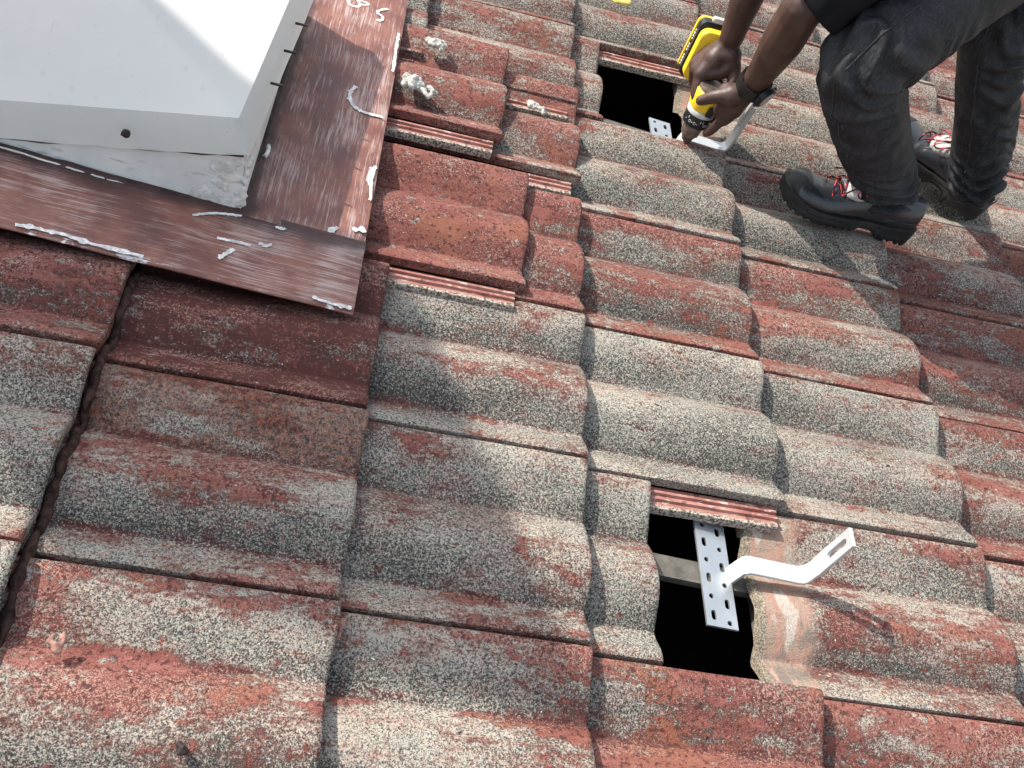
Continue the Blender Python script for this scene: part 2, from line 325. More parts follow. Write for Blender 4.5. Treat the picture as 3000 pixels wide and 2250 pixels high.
def mk(name, g, mats, org=(0, 0, 0), smooth=True, angle=50):
    me = bpy.data.meshes.new(name); o = Vector(org)
    me.from_pydata([tuple(Vector(p) - o) for p in g.v], [], g.f)
    for m in (mats if isinstance(mats, (list, tuple)) else [mats]): me.materials.append(m)
    bm = bmesh.new(); bm.from_mesh(me); bmesh.ops.recalc_face_normals(bm, faces=bm.faces)
    if smooth:
        ca = math.cos(math.radians(angle))
        for f in bm.faces: f.smooth = True
        for e in bm.edges:
            if len(e.link_faces) == 2 and e.link_faces[0].normal.dot(e.link_faces[1].normal) < ca: e.smooth = False
    bm.to_mesh(me); bm.free(); return me

def link(name, data, parent=None):
    o = bpy.data.objects.new(name, data); COL.objects.link(o)
    if parent: o.parent = parent
    return o

def tag(o, label=None, cat=None, group=None, kind=None):
    if label: o['label'] = label
    if cat: o['category'] = cat
    if group: o['group'] = group
    if kind: o['kind'] = kind
    return o

def thing(name, org, label, cat, group=None):
    o = link(name, None); o.empty_display_size = .05; o.matrix_world = MX @ Matrix.Translation(org); o['_o'] = tuple(org)
    return tag(o, label, cat, group)

def root_org(o):
    while o.parent: o = o.parent
    return o['_o']

def part(name, g, mats, parent, smooth=True, angle=50, label=None):
    o = link(name, mk(name, g, mats, root_org(parent), smooth, angle), parent)
    if label: o['label'] = label
    return o

def solo(name, g, mats, org, label=None, cat=None, group=None, kind=None, smooth=True, angle=50):
    o = link(name, mk(name, g, mats, org, smooth, angle)); o.matrix_world = MX @ Matrix.Translation(org); o['_o'] = tuple(org)
    return tag(o, label, cat, group, kind)

def voxel(g, size, smooth=2, shrink=None):
    """one continuous skin round overlapping limbs"""
    me = bpy.data.meshes.new('tmp'); me.from_pydata(g.v, [], g.f)
    bm = bmesh.new(); bm.from_mesh(me); bmesh.ops.recalc_face_normals(bm, faces=bm.faces); bm.to_mesh(me); bm.free()
    o = bpy.data.objects.new('tmp', me); COL.objects.link(o)
    md = o.modifiers.new('r', 'REMESH'); md.mode = 'VOXEL'; md.voxel_size = size
    if smooth: ms = o.modifiers.new('s', 'SMOOTH'); ms.factor = 0.5; ms.iterations = smooth
    bpy.context.view_layer.update(); dg = bpy.context.evaluated_depsgraph_get(); ev = o.evaluated_get(dg); m2 = ev.to_mesh()
    h = G(); h.v = [tuple(v.co) for v in m2.vertices]; h.f = [tuple(p.vertices) for p in m2.polygons]
    ev.to_mesh_clear(); bpy.data.objects.remove(o); bpy.data.meshes.remove(me); return h

def flat_shape(loops, thick, fx):
    """flat plate with holes: loops of 2-D points (first = outline), thickness, fx maps (a, b, c) to the roof frame"""
    cu = bpy.data.curves.new('tmp', 'CURVE'); cu.dimensions = '2D'; cu.fill_mode = 'BOTH'; cu.extrude = thick / 2; cu.bevel_depth = 0.0004; cu.bevel_resolution = 1
    for L_ in loops:
        sp = cu.splines.new('POLY'); sp.points.add(len(L_) - 1); sp.use_cyclic_u = True
        for p, q in zip(sp.points, L_): p.co = (q[0], q[1], 0, 1)
    o = bpy.data.objects.new('tmp', cu); COL.objects.link(o); bpy.context.view_layer.update()
    dg = bpy.context.evaluated_depsgraph_get(); me = o.evaluated_get(dg).to_mesh()
    g = G(); g.v = [tuple(fx(*v.co)) for v in me.vertices]; g.f = [tuple(p.vertices) for p in me.polygons]
    o.evaluated_get(dg).to_mesh_clear(); bpy.data.objects.remove(o); bpy.data.curves.remove(cu); return g

def slot(cx, cy, w, l, n=6):
    """rounded slot outline, l along b"""
    r = w / 2; h = max(l / 2 - r, 0); out = []
    for i in range(n + 1): a = math.pi * i / n; out.append((cx + r * math.cos(a), cy + h + r * math.sin(a)))
    for i in range(n + 1): a = math.pi + math.pi * i / n; out.append((cx + r * math.cos(a), cy - h + r * math.sin(a)))
    return out

def ns(x, y, z=0.0, s=1.0): return noise.noise(Vector((x * s, y * s, z * s)))

# ------------------------------------------------------------------ the roof tiles
W, L = 0.300, 0.3439
UO = {1: -.0094, 2: .0153, 3: .0009, 4: -.0088, 5: .0009, 6: .0012}
def edge_u(i): return i * L + UO.get(i, 0.0)
TILT = 0.0814
PROF = [(0, -.0045), (.0015, -.002), (.004, -.0006), (.012, .0002), (.026, -.0018), (.042, -.0065), (.057, -.0132), (.070, -.0190), (.081, -.0232), (.090, -.0258), (.0955, -.0268), (.0975, -.0262), (.103, -.0225), (.110, -.0180),
        (.119, -.0122), (.130, -.0062), (.142, -.0012), (.155, .0026), (.168, .0042), (.181, .0034), (.194, .0002), (.207, -.0052), (.219, -.0118), (.229, -.0180), (.2365, -.0232), (.2395, -.0250), (.2415, -.0246), (.247, -.0226),
        (.254, -.0196), (.262, -.0150), (.271, -.0088), (.280, -.0040), (.288, -.0010), (.2925, -.0001), (.2945, -.0010), (.2952, -.004)]
CHAN = [(.2950, -.0225), (.3035, -.0220), (.3055, -.0175), (.3075, -.0125), (.3115, -.0125), (.3135, -.0172), (.3165, -.0172), (.3185, -.0132), (.3225, -.0132), (.3245, -.0178), (.328, -.0178), (.3305, -.015), (.3375, -.0152), (.3392, -.018), (.3392, -.025)]
XS = [0, -.0012, -.004, -.009, -.016] + [-.016 - (.404 * k / 20) for k in range(1, 21)]

def tile_mesh(seed, with_chan, rag=1.0):
    body = G(); rows = []
    for xi, x in enumerate(XS):
        top, bot = [], []
        for t, h in PROF:
            jit = (0.0016 * ns(t * 60, seed * 7.3, 1) + 0.0022 * ns(t * 17, seed * 3.1, 4) * rag) if x > -.03 else 0
            jit *= max(0, 1 + x / .03)
            if xi == len(XS) - 1: jit = 0.004 * ns(t * 45, seed * 5.7, 9) + .003 * ns(t * 130, seed, 3)
            xx = x + jit
            hh = h + 0.0011 * ns(xx * 9, t * 14, seed * 11.0) + 0.0006 * ns(xx * 40, t * 50, seed * 5.0)
            if xi == 0: hh -= .0052
            elif xi == 1: hh -= .0022
            elif xi == 2: hh -= .0006
            zt = hh + TILT * xx
            th = .0135 + .010 * math.exp(x / .035)
            if t < .05: th = .0105
            top.append((xx, -t, zt)); bot.append((xx - (.002 if xi == 0 else 0), -t, h + TILT * x - th))
        rows.append(top + bot[::-1])
    body.grid(rows, True, True)
    nb = len(body.f)
    if with_chan: body.add(*chan_geo(seed))
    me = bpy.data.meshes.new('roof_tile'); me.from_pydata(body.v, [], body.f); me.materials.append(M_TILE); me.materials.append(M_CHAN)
    return finish_tile(me, nb)

def chan_geo(seed):
    g = G(); rows = []
    for x in [-.014, -.016] + [-.016 - .40 * k / 12 for k in range(1, 13)]:
        top = []
        for k, (t, h) in enumerate(CHAN):
            tt = t + (0.0012 * ns(x * 60, seed * 9.0, 2) if k > 10 else 0)
            top.append((x + (0.004 * (t - .3) / .04 if x > -.016 else 0) * -4, -tt, h + TILT * x + .0005 * ns(x * 50, t * 90, seed)))
        bot = [(p[0], p[1], TILT * p[0] - .030) for p in (top[0], top[-1])]
        rows.append(top + bot[::-1])
    g.grid(rows, True, True); return g.v, g.f

def finish_tile(me, nb=10 ** 9):
    bm = bmesh.new(); bm.from_mesh(me); bm.faces.ensure_lookup_table()
    for k, f in enumerate(bm.faces): f.smooth = True; f.material_index = 1 if k >= nb else 0
    bmesh.ops.recalc_face_normals(bm, faces=bm.faces)
    for e in bm.edges:
        if len(e.link_faces) == 2 and e.link_faces[0].normal.dot(e.link_faces[1].normal) < math.cos(math.radians(42)): e.smooth = False
    bm.to_mesh(me); bm.free(); return me

VAR = [tile_mesh(3.3 + 2.7 * k, True, [1, 1, .6, 1.6, 1, .8][k]) for k in range(6)]
VARN = [tile_mesh(23.3 + 2.7 * k, False) for k in range(3)]
def chan_mesh(seed):
    v, f = chan_geo(seed); me = bpy.data.meshes.new('interlock_channel'); me.from_pydata(v, [], f); me.materials.append(M_CHAN); return finish_tile(me)

# paint left on each tile (0 = all lichen, 1 = all red), read off the photograph: (course, row)
WEAR = {(1, -1): .45, (1, 0): .35, (1, 1): .75, (1, 2): .45, (2, -2): .5, (2, -1): .55, (2, 0): .42, (2, 1): .75, (2, 2): 1.02, (2, 3): .68, (2, 4): .5, (3, -2): .3, (3, -1): .46, (3, 0): .42,
        (3, 1): .38, (3, 2): .80, (3, 3): .62, (3, 4): .55, (3, 5): .45, (4, -2): .5, (4, -1): .60, (4, 0): .30, (4, 1): .16, (4, 2): .52, (4, 3): .36, (4, 4): .45, (4, 5): .42, (4, 6): .62,
        (5, -1): .66, (5, 0): .46, (5, 1): .34, (5, 2): .58, (5, 3): .40, (5, 4): .42, (5, 5): .45, (5, 6): .52, (6, 0): .5, (6, 1): .62, (6, 2): .62, (6, 3): .58, (6, 4): .48}
STAIN = {(1, 1): .45, (1, 2): .5, (2, 1): .95, (2, 2): .05, (1, 0): .1, (2, 0): .3, (6, 2): .2, (6, 1): .25, (6, 3): .2}
# tiles that were moved: slide down the slope, shift along the eaves, lift
MOVE = {(2, 3): (.172, .086, .025), (3, 3): (.002, .054, .004), (2, 2): (.222, .012, .014), (4, 0): (-.222, .0, -.018), (4, 4): (-.268, .004, -.018), (1, 3): (0, .05, 0), (5, 0): (.006, 0, 0)}
def wlook(w, s):
    if s > .4: return 'brown-stained red'
    return 'grey lichened' if w < .38 else 'grey-red mottled' if w < .5 else 'red-flecked grey' if w < .6 else 'mostly red'
NUM = ['', 'one', 'two', 'three', 'four', 'five', 'six', 'seven', 'eight', 'nine', 'ten']
def where(i, j):
    ref, dj, nm = (4, j - 0, 'nearer bracket hole') if j <= 2 else (4, j - 4, 'farther bracket hole')
    r = '' if dj == 0 else f"{NUM[abs(dj)]} row{'s' if abs(dj) > 1 else ''} {'above' if dj > 0 else 'below'}"
    c = '' if i == ref else f"{NUM[abs(i - ref)]} column{'s' if abs(i - ref) > 1 else ''} {'right' if i > ref else 'left'}"
    if r and c: return f"{r} and {c} of {nm}"
    return f"{r or c} {'of ' if c else ''}{nm}"
SPECIAL = {(2, 3): 'loose grey and red tile pushed downslope beside flashing with mortar crumbs on it', (2, 2): 'bright red tile slid downslope beside the flashing, its ribbed side channel bare',
           (3, 3): 'tile with a mortar crumb and exposed red ribs beneath the loose crumb covered tile', (4, 0): 'grey tile slid upslope to open the nearer hole, rounded end showing',
           (4, 4): 'pinkish tile slid upslope to open the farther hole beside the drill', (5, 0): 'tile with pale clean head edge under the nearer free bracket', (5, 4): 'tile with pale clean head edge right of the farther hole, beneath the drill',
           (4, 1): 'grey beige tile directly above nearer bracket hole with pink ribbed lip showing', (4, 5): 'tile directly above the farther bracket hole with dark ribbed lip showing',
           (2, 1): 'dark stained tile under the bottom corner of the brown flashing', (5, 3): 'dark grey tile under the toe of the near safety shoe'}
CHANS = {(2, 3), (3, 3), (2, 2), (4, 1), (4, 5), (4, 3)}
def project(p):
    d = Vector(p) - Vector(CAM_C); z = Vector(CAM_R[2]).dot(d)
    return (1500 + 3000 * Vector(CAM_R[0]).dot(d) / z, 1125 + 3000 * Vector(CAM_R[1]).dot(d) / z) if z > .2 else (-9e9, -9e9)
tiles = {}
proto = None
for j in range(-4, 11):
    for i in range(-1, 11):
        u0, v0 = edge_u(i), (j + 1) * W
        pts = [project((u0 - a * .4, v0 - b * .3, 0)) for a in (0, .5, 1) for b in (0, .5, 1)]
        if not any(-330 < p[0] < 3330 and -260 < p[1] < 2560 for p in pts): continue
        if 0.2 > u0 - .02 and v0 > .95 and i < 1: continue                       # under the roof window
        if i == 1 and j in (3,): pass
        du, dv, dn = MOVE.get((i, j), (0, 0, 0))
        me = VARN[(i + j) % 3] if (i, j) in CHANS else VAR[int(rng.integers(0, 6))]
        if proto is None:
            o = bpy.data.objects.new('roof_tile', me); proto = o
        else:
            o = proto.copy(); o.data = me
            for k in list(o.keys()): del o[k]
        COL.objects.link(o)
        rz = (rng.random() - .5) * .010; rx = (rng.random() - .5) * .012
        if (i, j) == (2, 3): rz = -.012; rx = 0.01
        if (i, j) == (4, 0): rz = .0
        o.matrix_world = MX @ Matrix.Translation((u0 + du + (rng.random() - .5) * .005, v0 + dv + (rng.random() - .5) * .003, dn + (rng.random() - .5) * .003)) @ Matrix.Rotation(rz, 4, 'Z') @ Matrix.Rotation(rx, 4, 'X')
        w = WEAR.get((i, j), .42 + .25 * rng.random()); s = STAIN.get((i, j), .0 if rng.random() < .7 else .2)
        o['wear'] = float(w); o['stain'] = float(s); o['rust'] = {(2, 0): 1.0, (2, 2): .25, (1, 1): .5}.get((i, j), 0.0); o['bare'] = 1.0 if (i, j) in ((5, 0), (5, 4)) else 0.0; o['kind'] = 'thing'
        tag(o, SPECIAL.get((i, j)) or f"{wlook(w, s)} roof tile {where(i, j)}", 'roof tile', 'interlocking roof tiles laid in courses')
        tiles[(i, j)] = o
        if (i, j) in CHANS:
            c = link('interlock_channel', chan_mesh(i * 3.1 + j), o); c['label'] = 'clean red ribbed side channel'

# ------------------------------------------------------------------ roof timbers, void below, ground
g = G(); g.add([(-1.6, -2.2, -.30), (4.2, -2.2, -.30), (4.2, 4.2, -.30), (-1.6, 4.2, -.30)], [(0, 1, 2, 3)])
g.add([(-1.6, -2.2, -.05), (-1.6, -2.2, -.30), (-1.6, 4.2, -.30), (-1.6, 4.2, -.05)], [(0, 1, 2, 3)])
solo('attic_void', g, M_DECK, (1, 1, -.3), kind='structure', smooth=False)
for k, (v0, lab) in enumerate(((.179, 'grey timber rafter under the free bracket, seen through the nearer hole'), (1.25, 'timber rafter below the drill inside the farther hole'))):
    g = G(); g.box((1.35, v0, -.063), (3.6, .036, .014)); solo('rafter', g, M_WOOD, (1.35, v0, -.063), lab, 'rafter', 'roof rafters', smooth=False)
for i in range(2, 9):
    u0 = edge_u(i) - .372; g = G(); g.box((u0, 1.0, -.086), (.030, 5.2, .028))
    lab = {5: 'timber batten carrying the tiles right of the two bracket holes'}.get(i, f'timber batten hidden under tile course {NUM[i]}')
    solo('batten', g, M_WOOD, (u0, 1.0, -.086), lab, 'batten', 'tile battens', smooth=False)
g = G(); g.add([(-60, -60, 0), (60, -60, 0), (60, 60, 0), (-60, 60, 0)], [(0, 1, 2, 3)])
gr = link('ground', mk('ground', g, M_GROUND, smooth=False)); gr.location = (0, 0, 0); gr['kind'] = 'structure'

# ------------------------------------------------------------------ roof window with its flashing
BV, BU = 0.607, 0.462            # near and right foot of the curb
FV, LU = 1.19, -0.30
sk = thing('skylight', (BU, BV, 0), 'large white pyramid skylight set in a brown painted metal flashing', 'skylight')
def wob(a, s, k=.004): return k * ns(a * 5, s, 2.0) + k * .5 * ns(a * 17, s, 5.0)
def ring(du, dv, n, wv=0.0, seed=1.0, N=40):
    """closed rectangle round the curb, du/dv = inset of right and near sides"""
    out = []; c = [(LU + du, BV + dv), (BU - du, BV + dv), (BU - du, FV - dv), (LU + du, FV - dv)]
    for a, b in zip(c, c[1:] + c[:1]):
        for k in range(N):
            t = k / N; p = (a[0] + (b[0] - a[0]) * t, a[1] + (b[1] - a[1]) * t); out.append((p[0] + (.055 * (p[1] - BV) * max(0, 1 - (BU - p[0]) / .2) if n > .1 else 0), p[1], max(n - (.262 * (BU - p[0]) if n > .1 else 0), -.01) + wob(p[0] + p[1] * 1.7, seed, wv)))
    return out
g = G(); g.grid([ring(.0, .0, -.03), ring(.002, .002, .02), ring(.012, .006, .125)], True); part('upstand', g, M_UP, sk, angle=35)
g = G(); g.grid([ring(.010, .004, .126, .006, 3), ring(.004, -.002, .1265, .006, 3), ring(.007, -.001, .134, .004, 3), ring(.027, .010, .1825, .0006, 3), ring(.0285, .0115, .1845)], True); sk_ = part('dome_skirt', g, M_SKIRT, sk, angle=70)
# pyramid
g = G(); rows = []
for k in range(16):
    q = .266 * k / 15; rows.append(ring(.0285 + q + .0002, .0115 + q + .0002, .1847 + .36 * q - .02 * q * q / .266))
g.grid(rows, True, False); part('pyramid_dome', g, M_DOME, sk, angle=80)
def cyl(c, a, r, l, n=12):
    g = G(); g.lathe([(0, r), (l * .8, r), (l, r * .7)], c, a, n); return g
g = cyl((.287, BV - .007, .112), (0, -1, .15), .0062, .005, 14); g.box((.287, BV - .012, .112), (.012, .004, .003)); part('screw', g, M_RUST, sk, label='dark rusty screw head on the near skirt')
for v_ in (.759, .853, .938):
    g = cyl((BU - .012 + .05 * (v_ - .6), v_, .150), (1, -.1, .15), .0022, .020, 8); part('nail', g, M_RUST, sk)
g = G()                                                        # grimy gap under the skirt
pts = [(BU - .012 - (BU - .012 + .25) * k / 60, BV + .001, .1245 - .262 * (.012 + (BU - .012 + .25) * k / 60 - .0) + .003 * ns(k * .3, 4)) for k in range(61)]
g.tube([p for p in pts if p[2] > .0], [max(.0004, .0016 + .0030 * ns(k * .23, 9)) for k in range(len([p for p in pts if p[2] > .0]))], 6)
part('skirt_gap_grime', g, M_TAR, sk)
# sealant smeared over the near corner of the upstand
g = G()
for k in range(46):
    t = rng.random(); q = rng.random(); u_ = BU - .006 - .07 * t * (1 - .5 * q); n_ = .010 + .112 * q
    g.ball((u_, BV + .001 + .006 * q, n_), (.006 + .010 * rng.random(), .0022, .004 + .007 * rng.random()), 8, 6)
for k in range(14): g.ball((BU - .002, BV + .012 * rng.random(), .012 + .11 * k / 14), (.0035, .006, .006), 8, 6)
part('sealant_patch', voxel(g, .0026, 2), M_SEAL, sk, label='smeared grey sealant on the corner')
# dark sealant bead round the foot with a ragged white line
def bead(path, r, seed, amp):
    pts = catmull(path, 14); g = G()
    pp = [(p[0] + amp * ns(k * .7, seed), p[1] + amp * ns(k * .7, seed + 5), p[2] + amp * .4 * ns(k * .9, seed + 9)) for k, p in enumerate(pts)]
    g.tube(pp, [r * (1 + .5 * ns(k * .8, seed + 3)) for k in range(len(pp))], 8); return g
g = bead([(-.7, BV - .004, .020), (-.3, BV - .004, .02), (.1, BV - .004, .018), (.3, BV - .004, .014), (BU, BV - .004, .012)], .0085, 2, .003)
g2 = bead([(BU + .003, BV - .004, .012), (BU + .004, .8, .014), (BU + .004, 1.0, .016), (BU + .003, FV, .016)], .008, 8, .003); g.add(g2.v, g2.f)
part('foot_sealant', g, M_TAR, sk)
g = bead([(-.5, BV - .010, .030), (-.1, BV - .010, .028), (.1, BV - .009, .026), (.25, BV - .010, .020), (.40, BV - .009, .016)], .0014, 12, .002)
g2 = bead([(BU + .009, BV + .135, .021), (BU + .0115, BV + .150, .022), (BU + .010, BV + .165, .022)], .0034, 18, .002); g.add(g2.v, g2.f)
part('white_sealant_line', g, M_SEAL, sk)
fl = thing('flashing', (BU, BV, 0.01), 'brown painted sheet metal flashing with white brush streaks around the white skylight', 'flashing')
AV, AU = 0.456, 0.655
def sheet(u0, u1, v0, v1, n0, thick, seed, nu=50, nv=14, edge_drop=(0, 0)):
    g = G(); top = []
    for a in range(nu + 1):
        r = []
        for b in range(nv + 1):
            u = u0 + (u1 - u0) * a / nu; v = v0 + (v1 - v0) * b / nv
            n = n0(u, v) + .0020 * ns(u * 7, v * 7, seed) + .0007 * ns(u * 25, v * 25, seed)
            r.append((u, v, n))
        top.append(r)
    g.grid(top); o = len(g.v); bt = [[(p[0], p[1], p[2] - thick) for p in r] for r in top]; g.grid(bt)
    ru = lambda A: [A[0][b] for b in range(nv + 1)] + [A[a][nv] for a in range(1, nu + 1)] + [A[nu][b] for b in range(nv - 1, -1, -1)] + [A[a][0] for a in range(nu - 1, 0, -1)]
    g.grid([ru(top), ru(bt)], True); return g
g = sheet(LU - .15, AU, AV, BV + .002, lambda u, v: .016 - .000 * u + .004 * (v - AV) / .15 - (.004 if v < AV + .006 else 0), .0022, 3.0, 70, 16); ap = part('apron_sheet', g, M_APRON, fl)
g = sheet(BU - .003, AU - .001, BV - .012, 1.42, lambda u, v: .0205 - .003 * (u - BU) / .19 - (.003 if u > AU - .007 else 0), .0022, 5.0, 14, 50); sd = part('side_sheet', g, M_SIDE, fl)
# hand-made white marks and daubs on the side sheet
def daub(pts, w, seed, n_):
    c = catmull(pts, 9); g = G()
    g.tube([(p[0] + .002 * ns(k, seed), p[1] + .002 * ns(k, seed + 4), n_ + .0004) for k, p in enumerate(c)], [max(.0007, w * (.75 + .9 * ns(k * .45, seed + 2))) for k in range(len(c))], 8, flat=.22, ref=(1, 0, 0)); return g
def daub2(pts, w, seed, n_, flat=24.0):
    c = catmull(pts, 9); g = G()
    g.tube([(p[0] + .002 * ns(k * .8, seed), p[1] + .002 * ns(k * .8, seed + 4), n_ + .0002) for k, p in enumerate(c)], [max(.0001, .8 * w / flat * (.8 + 1.2 * ns(k * .5, seed + 2))) for k in range(len(c))], 8, flat=flat, ref=(0, 0, 1)); return g
SIDE_MARKS = [([(0.5889, 1.0066), (0.5813, 0.9862), (0.5822, 0.9664), (0.5893, 0.9501), (0.6024, 0.9397), (0.6228, 0.9374), (0.6448, 0.9393)], .0050),
    ([(0.5373, 1.2767), (0.5422, 1.2672), (0.552, 1.2642), (0.561, 1.2685), (0.5613, 1.2777), (0.5547, 1.2896), (.545, 1.292), (.537, 1.277)], .0030),
    ([(0.561, 1.2798), (0.5691, 1.2797), (0.5783, 1.288), (0.5713, 1.2917), (0.5618, 1.2905), (.553, 1.297)], .0028),
    ([(0.6177, 1.2925), (0.6059, 1.2838), (0.5992, 1.2735), (0.6007, 1.2654), (0.6085, 1.2606), (0.6109, 1.2491), (0.6069, 1.2424), (0.6009, 1.2454)], .0034),
    ([(0.6465, 1.2187), (0.6474, 1.1626), (0.6485, 1.0869)], .0034), ([(0.6429, 0.7937), (0.6403, 0.7626), (0.6455, 0.7453)], .0040), ([(0.648, 0.80), (0.646, 0.76), (0.65, 0.71)], .0030),
    ([(0.5951, 0.6102), (0.6075, 0.6262)], .006), ([(0.6307, 0.630), (0.6505, 0.6364)], .006)]
g = G()
for k, (p, w) in enumerate(SIDE_MARKS): h = daub2(p, w, 3.0 + k * 2.2, .0195); g.add(h.v, h.f)
part('white_paint_daub', g, M_WHITE, fl, label='white scribbles and smears on the side sheet')
g = G()
for k, (p, w) in enumerate([([(0.4494, 0.4943), (0.4583, 0.5097), (0.4655, 0.5206)], .005), ([(0.4383, 0.5345), (0.457, 0.5357), (0.4869, 0.537)], .0035), ([(0.499, 0.5458), (0.5091, 0.5435), (0.5164, 0.5497)], .004),
        ([(0.1793, 0.4628), (0.2035, 0.4648), (0.2399, 0.4657), (0.2832, 0.4623), (0.3505, 0.4629)], .0052), ([(0.5921, 0.4658), (0.623, 0.462), (0.6505, 0.4632)], .004), ([(0.3957, 0.5675), (0.4224, 0.5827), (0.4432, 0.5891), (0.4646, 0.5935)], .0026), ([(0.5165, 0.5876), (0.5305, 0.5889)], .004)]):
    h = daub2(p, w, 43.0 + k * 2.2, .0175 + .004 * (p[0][1] - .456) / .15); g.add(h.v, h.f)
part('white_paint_daub', g, M_WHITE, fl, label='white smears on the apron sheet')

g = G(); tl = tiles[(1, 1)]; c = [(-.26 + .255 * k / 50, -.004 - .003 * ns(k * .2, 3)) for k in range(51)]
g.tube([(p[0], p[1], TILT * p[0] + .0002) for p in c], [max(.0002, .0008 + .0012 * ns(k * .5, 6)) for k in range(51)], 8, flat=5.0, ref=(0, 0, 1))
o = link('white_paint_run', mk('white_paint_run', g, M_WHITE), tl)
# dirt and mortar in the joints near the window
g = G()
for k in range(120):
    v = -.25 + .80 * k / 119; u = edge_u(1) + .006 + .004 * ns(v * 9, 2)
    t = ((math.ceil(v / W) * W - v) / W) * .3
    h = float(np.interp(t, [p[0] for p in PROF], [p[1] for p in PROF]))
    g.ball((u + .004 * ns(v * 40, 7), v, h - .030), (.008 + .006 * ns(v * 50, 3), .006, .009 + .008 * ns(v * 45, 9)), 8, 6)
solo('joint_dirt', voxel(g, .004, 1), M_DIRT, (edge_u(1), .1, -.02), 'dark packed dirt filling the tile joint at the left edge', 'dirt')
def lump(c, r, seed, n=26, mat=M_CEMENT, spread=1.0):
    g = G()
    for k in range(n):
        a = rng.random() * 6.28; q = math.sqrt(rng.random()); p = (c[0] + r * q * math.cos(a) * spread, c[1] + r * q * math.sin(a), c[2] + r * .55 * (1 - q) * rng.random())
        g.ball(p, r * (.18 + .24 * rng.random()), 8, 6)
    return voxel(g, .0022, 1)
solo('mortar_crumb', lump((.724, 1.219, .020), .019, 1), M_CEMENT, (.724, 1.219, .018), 'small round mortar crumb on the loose tile, farthest from the camera', 'mortar', 'dried mortar crumbs')
gA = lump((.688, 1.068, .022), .021, 2, 34)
solo('mortar_crumb', gA, M_CEMENT, (.688, 1.068, .018), 'largest mortar crumb, heaped beside the flashing edge', 'mortar', 'dried mortar crumbs')
solo('mortar_crumb', lump((.722, 1.055, .020), .015, 3, 24), M_CEMENT, (.722, 1.055, .018), 'long mortar crumb touching the right of the largest one', 'mortar', 'dried mortar crumbs')
g1 = lump((.934, 1.157, -.006), .013, 4); g2 = lump((.957, 1.148, -.006), .012, 5); g1.add(g2.v, g2.f)
solo('mortar_crumb', voxel(g1, .0024, 1), M_CEMENT, (.945, 1.152, -.012), 'pale mortar crumb lying in the trough of the tile below the loose one', 'mortar', 'dried mortar crumbs')
g = lump((.708, -.022, -.016), .010, 6, 16, spread=.5); h = lump((.706, -.036, -.022), .009, 7, 14, spread=.5); g.add(h.v, h.f)
solo('mortar_drip', g, M_PINKMORTAR, (.708, -.025, -.02), 'pinkish mortar drip stuck in the tile corner left of centre foreground', 'mortar')
solo('mortar_boss', lump((.404, -.103, -.020), .011, 8, 22, spread=.9), M_PINKMORTAR, (.404, -.103, -.025), 'round pink mortar knob on the tile trough at lower left', 'mortar')
g = lump((.561, -.200, -.006), .008, 9, 14); solo('dark_pebble', g, M_RUST, (.561, -.2, -.008), 'dark round pebble on the sunlit tile at bottom left', 'pebble')
g = G(); c = catmull([(1.632, .912, .004), (1.66, .906, .006), (1.69, .9035, .006), (1.716, .903, .001)], 8); g.tube(c, [.0016 + .0022 * math.sin(math.pi * k / (len(c) - 1)) for k in range(len(c))], 7, flat=.7)
solo('chipped_sliver', g, M_CEMENT, (1.67, .905, .003), 'pale broken sliver along the tile lip below the near shoe', 'tile chip')
g = G(); rows = []
for a in range(9): rows.append([(1.146 + .030 * math.cos(6.28 * b / 12) * math.sin(math.pi * (a + .5) / 9) * (1 + .3 * ns(a, b)), 1.690 + .024 * math.sin(6.28 * b / 12) * math.sin(math.pi * (a + .5) / 9), .002 + .008 * math.cos(math.pi * (a + .5) / 9) + .004 * ns(a * .6, b * .6)) for b in range(12)])
g.grid(rows, True, True); solo('yellow_scrap', g, M_LEAF, (1.146, 1.69, 0), 'small yellow scrap on the tile at the top edge', 'scrap')

